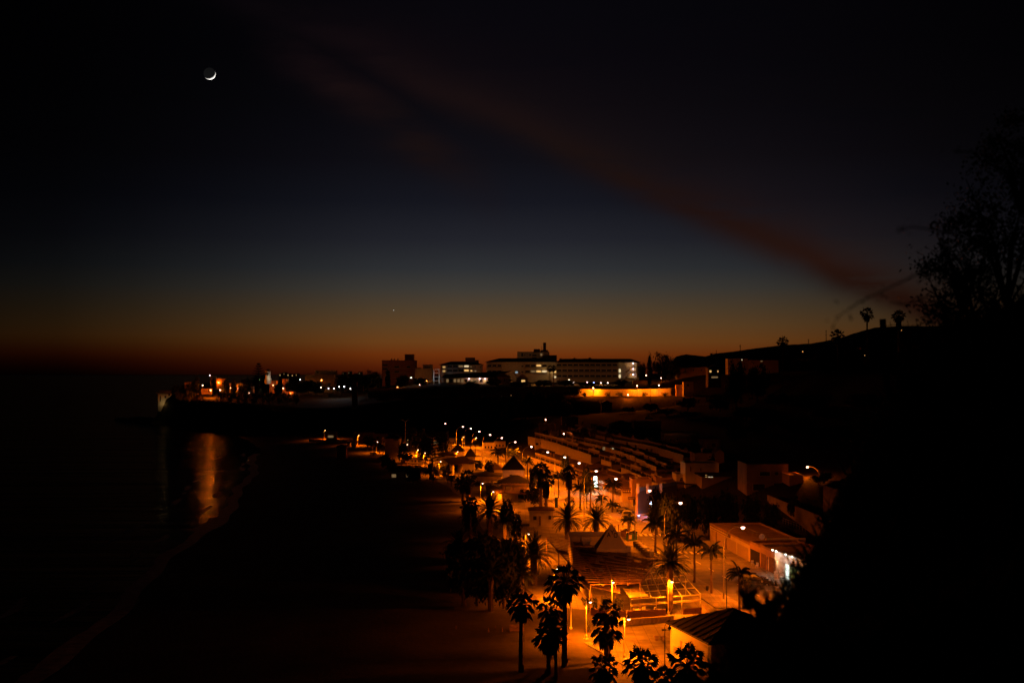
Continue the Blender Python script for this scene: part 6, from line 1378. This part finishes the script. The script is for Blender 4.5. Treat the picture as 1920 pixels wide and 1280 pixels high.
t = thing('satellite_dish','pale satellite dish on the brown shop roof','dish',(X(1428,221),221,GZ+4.3)); mb = MB(); mb.lathe([(.02,0),(.3,.05),(.5,.15),(.52,.16),(.3,.09),(.02,.03)],14); mb.v = [(x,-z,y+.7) for x,y,z in mb.v]; mb.build('reflector','white_metal',t); MB().tube([(0,0,-.6),(0,.05,.7)],.04,6).build('mount','metal',t)
for k in range(8):
    y_ = 215 + k*36; t = thing('promenade_bench', ORD[k]+' slatted bench from the near end along the promenade edge', 'bench', (xr(y_)-8.5, y_, GZ), rad(90), 'benches along the promenade'); mb = MB(); [mb.box(-.9,.9,-.25+.14*q,-.15+.14*q,.42,.47) for q in range(4)]; mb.build('seat','wood',t); mb = MB(); [mb.box(-.9,.9,.3,.34,.55+.15*q,.65+.15*q) for q in range(3)]; mb.build('backrest','wood',t); [MB().box(x-.04,x+.04,-.25,.34,0,.42).build('leg','dark_metal',t) for x in (-.75,.75)]
# string of small white lights on the terrace behind the shops
t = thing('light_string','string of tiny white lights on the dark terrace behind the shops','string lights',(X(1466,226),226,Z(1017,226)))
for k in range(8):
    q = k/7; x = X(1452+28*q,226)-t.location.x; z = Z(1012+11*q,226)-t.location.z; mb = MB(); mb.ball((x,0,z),.055,6,4); mb.build('bulb','white_glow',t)
MB().tube([(X(1450,226)-t.location.x,.05,Z(1010.5,226)-t.location.z),(X(1482,226)-t.location.x,.05,Z(1023.5,226)-t.location.z)],.02,5).build('cable','wire',t)
MB().bar((X(1450,226)-t.location.x,.2,Z(1009,226)-t.location.z-4),(X(1450,226)-t.location.x,.2,Z(1009,226)-t.location.z),.1).build('post','dark_metal',t); MB().bar((X(1482,226)-t.location.x,.2,Z(1022,226)-t.location.z-5),(X(1482,226)-t.location.x,.2,Z(1022,226)-t.location.z),.1).build('post','dark_metal',t)
def rail(label, pts, m='metal', n=8):
    t = thing('railing', label, 'railing', pts[0], 0); a, b = Vector((0,0,0)), Vector(pts[1])-Vector(pts[0]); MB().bar(a,b,.07).build('top_rail',m,t); MB().bar(a+Vector((0,0,-.45)),b+Vector((0,0,-.45)),.04).build('middle_rail',m,t)
    for k in range(n+1): p = a.lerp(b,k/n); MB().bar(p+Vector((0,0,-1.05)),p,.06).build('post',m,t)
rail('thin railing along the back edge of the wide pale shop roof', [(X(1375,250),252,Z(980,252)),(X(1441,222),224,Z(1003,224))]); rail('thin railing on the dark terrace above the shops', [(X(1468,262),262,Z(971,262)),(X(1510,250),250,Z(986,250))])
# low rocks off the headland
for k, (px_, py_, s_) in enumerate([(228,787,3.5),(243,789,4.5),(258,788,6),(275,791,7),(290,793,7),(305,795,6),(330,798,5),(352,802,4.5)]):
    d = 83880/(py_-700); rr_ = random.Random(k); mb = MB(); mb.ball((0,0,0),1,14,9,.55); mb.v = [(x*s_*1.5*(1+.3*noise.noise((x*2+k,y*2,z*2))), y*s_*(1+.3*noise.noise((x*2,y*2+k,z*2))), z*s_*.8*(1+.5*noise.noise((x*2.5,y*2.5,z*2+k)))) for x,y,z in mb.v]
    o = mb.build('rock','rock',loc=(X(px_,d),d,.2)); tag(o, ORD[k]+' dark rock from the left in the sea off the headland','rock','rocks off the headland')

# ------------------------------------------------------------------ the dark slope in front
SIL = [(1080,1750,4.6),(1220,1480,5.8),(1325,1300,7),(1340,1280,7.3),(1400,1222,8),(1450,1172,8.8),(1482,1128,9.6),(1503,1085,10.4),(1527,1035,11.2),(1562,965,12.2),(1600,890,13.5),(1640,790,15),(1680,705,17),(1735,652,19),(1805,612,21),(1890,588,23)]
rows = []
for i, (px, py, d) in enumerate(SIL):
    x, z = X(px,d), Z(py,d); n = lambda q: noise.noise((i*.7,q*1.7,2))*.35
    rows.append([(x-7,d+16,-1),(x-2.0,d+5,z-9),(x-.25,d+.9,z-1.0),(x,d,z),(x+.7,d-.8+n(1),z+.35+n(4)),(x+1.8,d-1.6+n(2),z+.95+n(5)),(x+4.0,d-2.2,z+1.9+n(3)),(x+12,d-2,z+5),(x+60,d-1,z+16)])
n8 = 9; mb = MB(); mb.v = [p for r in rows for p in r]; mb.f = [(i*n8+k,i*n8+k+1,(i+1)*n8+k+1,(i+1)*n8+k) for i in range(len(rows)-1) for k in range(8)]
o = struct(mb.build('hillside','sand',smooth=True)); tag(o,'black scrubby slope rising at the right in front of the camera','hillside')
rr_ = random.Random(21); mb = MB()
for i in range(2, len(SIL)-1):
    for k in range(26):
        t_ = rr_.random(); a = Vector(rows[i][3]).lerp(Vector(rows[i+1][3]),t_); b_ = Vector(rows[i][5]).lerp(Vector(rows[i+1][5]),t_); p = a.lerp(b_, rr_.random()**1.6)
        for j in range(9):
            dv = Vector((rr_.gauss(-.25,.5),rr_.gauss(0,.5),rr_.uniform(.4,1.2))).normalized(); l_ = rr_.uniform(.12,.55); wv = perp(dv)*.012; q = p+Vector((rr_.gauss(0,.06),rr_.gauss(0,.06),-.03)); mb.add([q-wv,q+wv,q+dv*l_+Vector((0,0,-.04))],[(0,1,2)])
o = mb.build('dry_grass','olive_leaf'); stuff(o); tag(o,'dark dry grass along the edge of the near slope','grass')
def near_shrub(px, py, d, r, seed, label, size=.09):
    rq = random.Random(seed); t = thing('near_shrub', label, 'bush', (X(px,d),d,Z(py,d)-r), 0, 'dark shrubs on the near slope'); mb = MB()
    for k in range(9):
        a = k*.9; mb.tube([(0,0,-.5*r),(.3*r*math.cos(a),.3*r*math.sin(a),.5*r),(r*.9*math.cos(a),r*.9*math.sin(a),r*(1+.5*math.sin(k*2)))],[.03,.02,.006],4)
    mb.build('stem','bark',t); mb = MB()
    for i in range(26 if r > .25 else 14):
        a = i*2.4; h = rq.uniform(-.6,.9); q = math.sqrt(max(0,1-h*h))*rq.uniform(.3,1)*r; leaves(mb,rq,Vector((q*math.cos(a),q*math.sin(a),r+h*r)),r*.34,80 if r > .25 else 16,size if r > .25 else .022)
    mb.build('foliage','tree_leaf',t); return t
for i,(px,py,d,r,lb) in enumerate([(1462,1152,7.6,.13,'small blurred shrub hanging over the road at the slope edge'),(1430,1128,7.0,.09,'blurred leafy sprig before the road, left of the slope edge'),(1402,1105,7.0,.07,'thin blurred sprig in front of the dark parked car'),(1505,1125,8.6,.16,'dense shrub on the slope edge below the floodlit shop'),(1548,1065,10,.24,'dark shrub on the slope edge beside the end shop'),
      (1612,945,12,.26,'dark shrub on the slope edge below the far right house'),(1668,840,13,.4,'tall dark shrub on the slope under the fence post'),(1735,690,15,.35,'dark shrub at the foot of the wire fence'),(1792,560,14,.45,'ragged dark shrub right of the wire fence'),(1806,478,13,.42,'ragged dark shrub against the sky, upper left of the tall bushes'),
      (1850,520,15,.8,'big dark shrub against the sky at the right'),(1888,400,14,.7,'tall dark shrub near the right edge of the photo'),(1914,285,13,.42,'topmost dark shrub at the right edge'),(1868,625,16,1.1,'broad dark shrub low at the right edge'),(1906,545,14,1.0,'broad dark shrub filling the right edge'),(1785,672,14,.6,'low dark shrub behind the fence wires')]):
    near_shrub(px,py,d,r,i+3,lb,.04+.015*min(1,r))
for k in range(16):
    t_ = k/16; i_ = 2 + t_*7.4; a_, b_ = SIL[int(i_)], SIL[int(i_)+1]; q_ = i_-int(i_); rr2 = random.Random(k+70)
    near_shrub(a_[0]+(b_[0]-a_[0])*q_+rr2.uniform(-6,8), a_[1]+(b_[1]-a_[1])*q_-4, a_[2]+(b_[2]-a_[2])*q_-.3, rr2.uniform(.1,.2), 40+k, ORD[k]+' ragged weed clump from the bottom along the near slope edge', .03)
# bare twigs arching over the view
for i,(pts,lb) in enumerate([([(1780,480),(1720,515),(1660,545),(1620,565),(1590,588),(1580,606)],'long bare twig arching down above the tall plateau palm'),([(1800,440),(1750,432),(1700,428),(1670,440)],'bare twig reaching left from the upper shrubs'),([(1850,290),(1820,283),(1795,280)],'short bare twig high at the right'),([(1770,520),(1730,560),(1690,572),(1660,568)],'bare twig bending over the wire fence')]):
    d = 5.2+i*.5; P_ = [(X(a,d),d+.03*k*(1-2*(i%2)),Z(b,d)) for k,(a,b) in enumerate(pts)]; t = thing('bare_twig',lb,'twig',P_[0]); o_ = Vector(P_[0]); L_ = [tuple(Vector(p)-o_) for p in P_]
    L_ = [(.6,.3,-.25)]+L_; MB().tube(L_,[.006]+[.0048-.0007*k for k in range(len(L_)-1)],5).build('stem','bark',t); mb = MB(); rq = random.Random(i)
    for p in L_[1:]: leaves(mb,rq,Vector(p),.06,5,.022)
    mb.build('leaves','tree_leaf',t)
# fence post and wire
d = 16; t = thing('fence','leaning dark fence post with sagging wire mesh at the right','fence',(X(1668,d),d,Z(720,d))); s6 = d/F; MB().tube([(0,0,-.5),((1655-1668)*s6,0,(720-598)*s6)],[.045,.042],8).build('post','wood',t)
mb = MB()
for k in range(5):
    pr_ = None
    for j in range(12):
        q = j/11; x = (1657-1668)*s6 + q*1.1; z = (720-612-k*-0)*s6 - k*.11 + .22*q*q + .02*math.sin(j*1.3+k); y = -.35*q
        if pr_: mb.bar(pr_,(x,y,z),.007)
        pr_ = (x,y,z)
for j in range(1,11): q = j/11; x = (1657-1668)*s6+q*1.1; mb.tube([(x,-.35*q,.74+.22*q*q-.5+.0),(x+.03,-.35*q,.55+.22*q*q),(x-.03,-.35*q,.8+.22*q*q)],.004,4)
mb.build('wire_mesh','wire',t)
for k in ('bpy',): pass

# garden bushes between the terraced rows and along the beach-front beds
rq_ = random.Random(8)
for n_, (pts_, nm_) in enumerate([([(1010,822),(1060,833),(1110,850),(1160,868),(1210,892)],'below the second dark row of houses'),([(1075,818),(1120,834),(1170,846),(1220,866),(1255,884)],'below the third dark row of houses'),([(1100,805),(1150,818),(1210,832),(1270,848),(1310,862)],'below the topmost row of houses')]):
    for k in range(14):
        q_ = k/13*(len(pts_)-1); i_ = min(int(q_), len(pts_)-2); px_ = pts_[i_][0]+(pts_[i_+1][0]-pts_[i_][0])*(q_-i_)+rq_.uniform(-4,4); py_ = pts_[i_][1]+(pts_[i_+1][1]-pts_[i_][1])*(q_-i_)+2
        d = g(px_, py_); plant('shrub', 1+k%3, (X(px_,d), d, H(X(px_,d),d)), ORD[k]+' garden bush from the left '+nm_, 'bush', 'garden bushes '+nm_, None, rq_.uniform(1.5,2.8), sz=rq_.uniform(1.6,3.4))
for k in range(16):
    px_ = 700+k*13.5+rq_.uniform(-4,4); py_ = 858+k*3.6+rq_.uniform(-4,6); d = db(py_)
    plant('shrub', 1+k%3, (X(px_,d), d, H(X(px_,d),d)), ORD[k]+' low dark bush from the left along the inner edge of the sand', 'bush', 'bushes at the inner edge of the sand', None, rq_.uniform(1.2,2.4), sz=rq_.uniform(1.0,2.2))
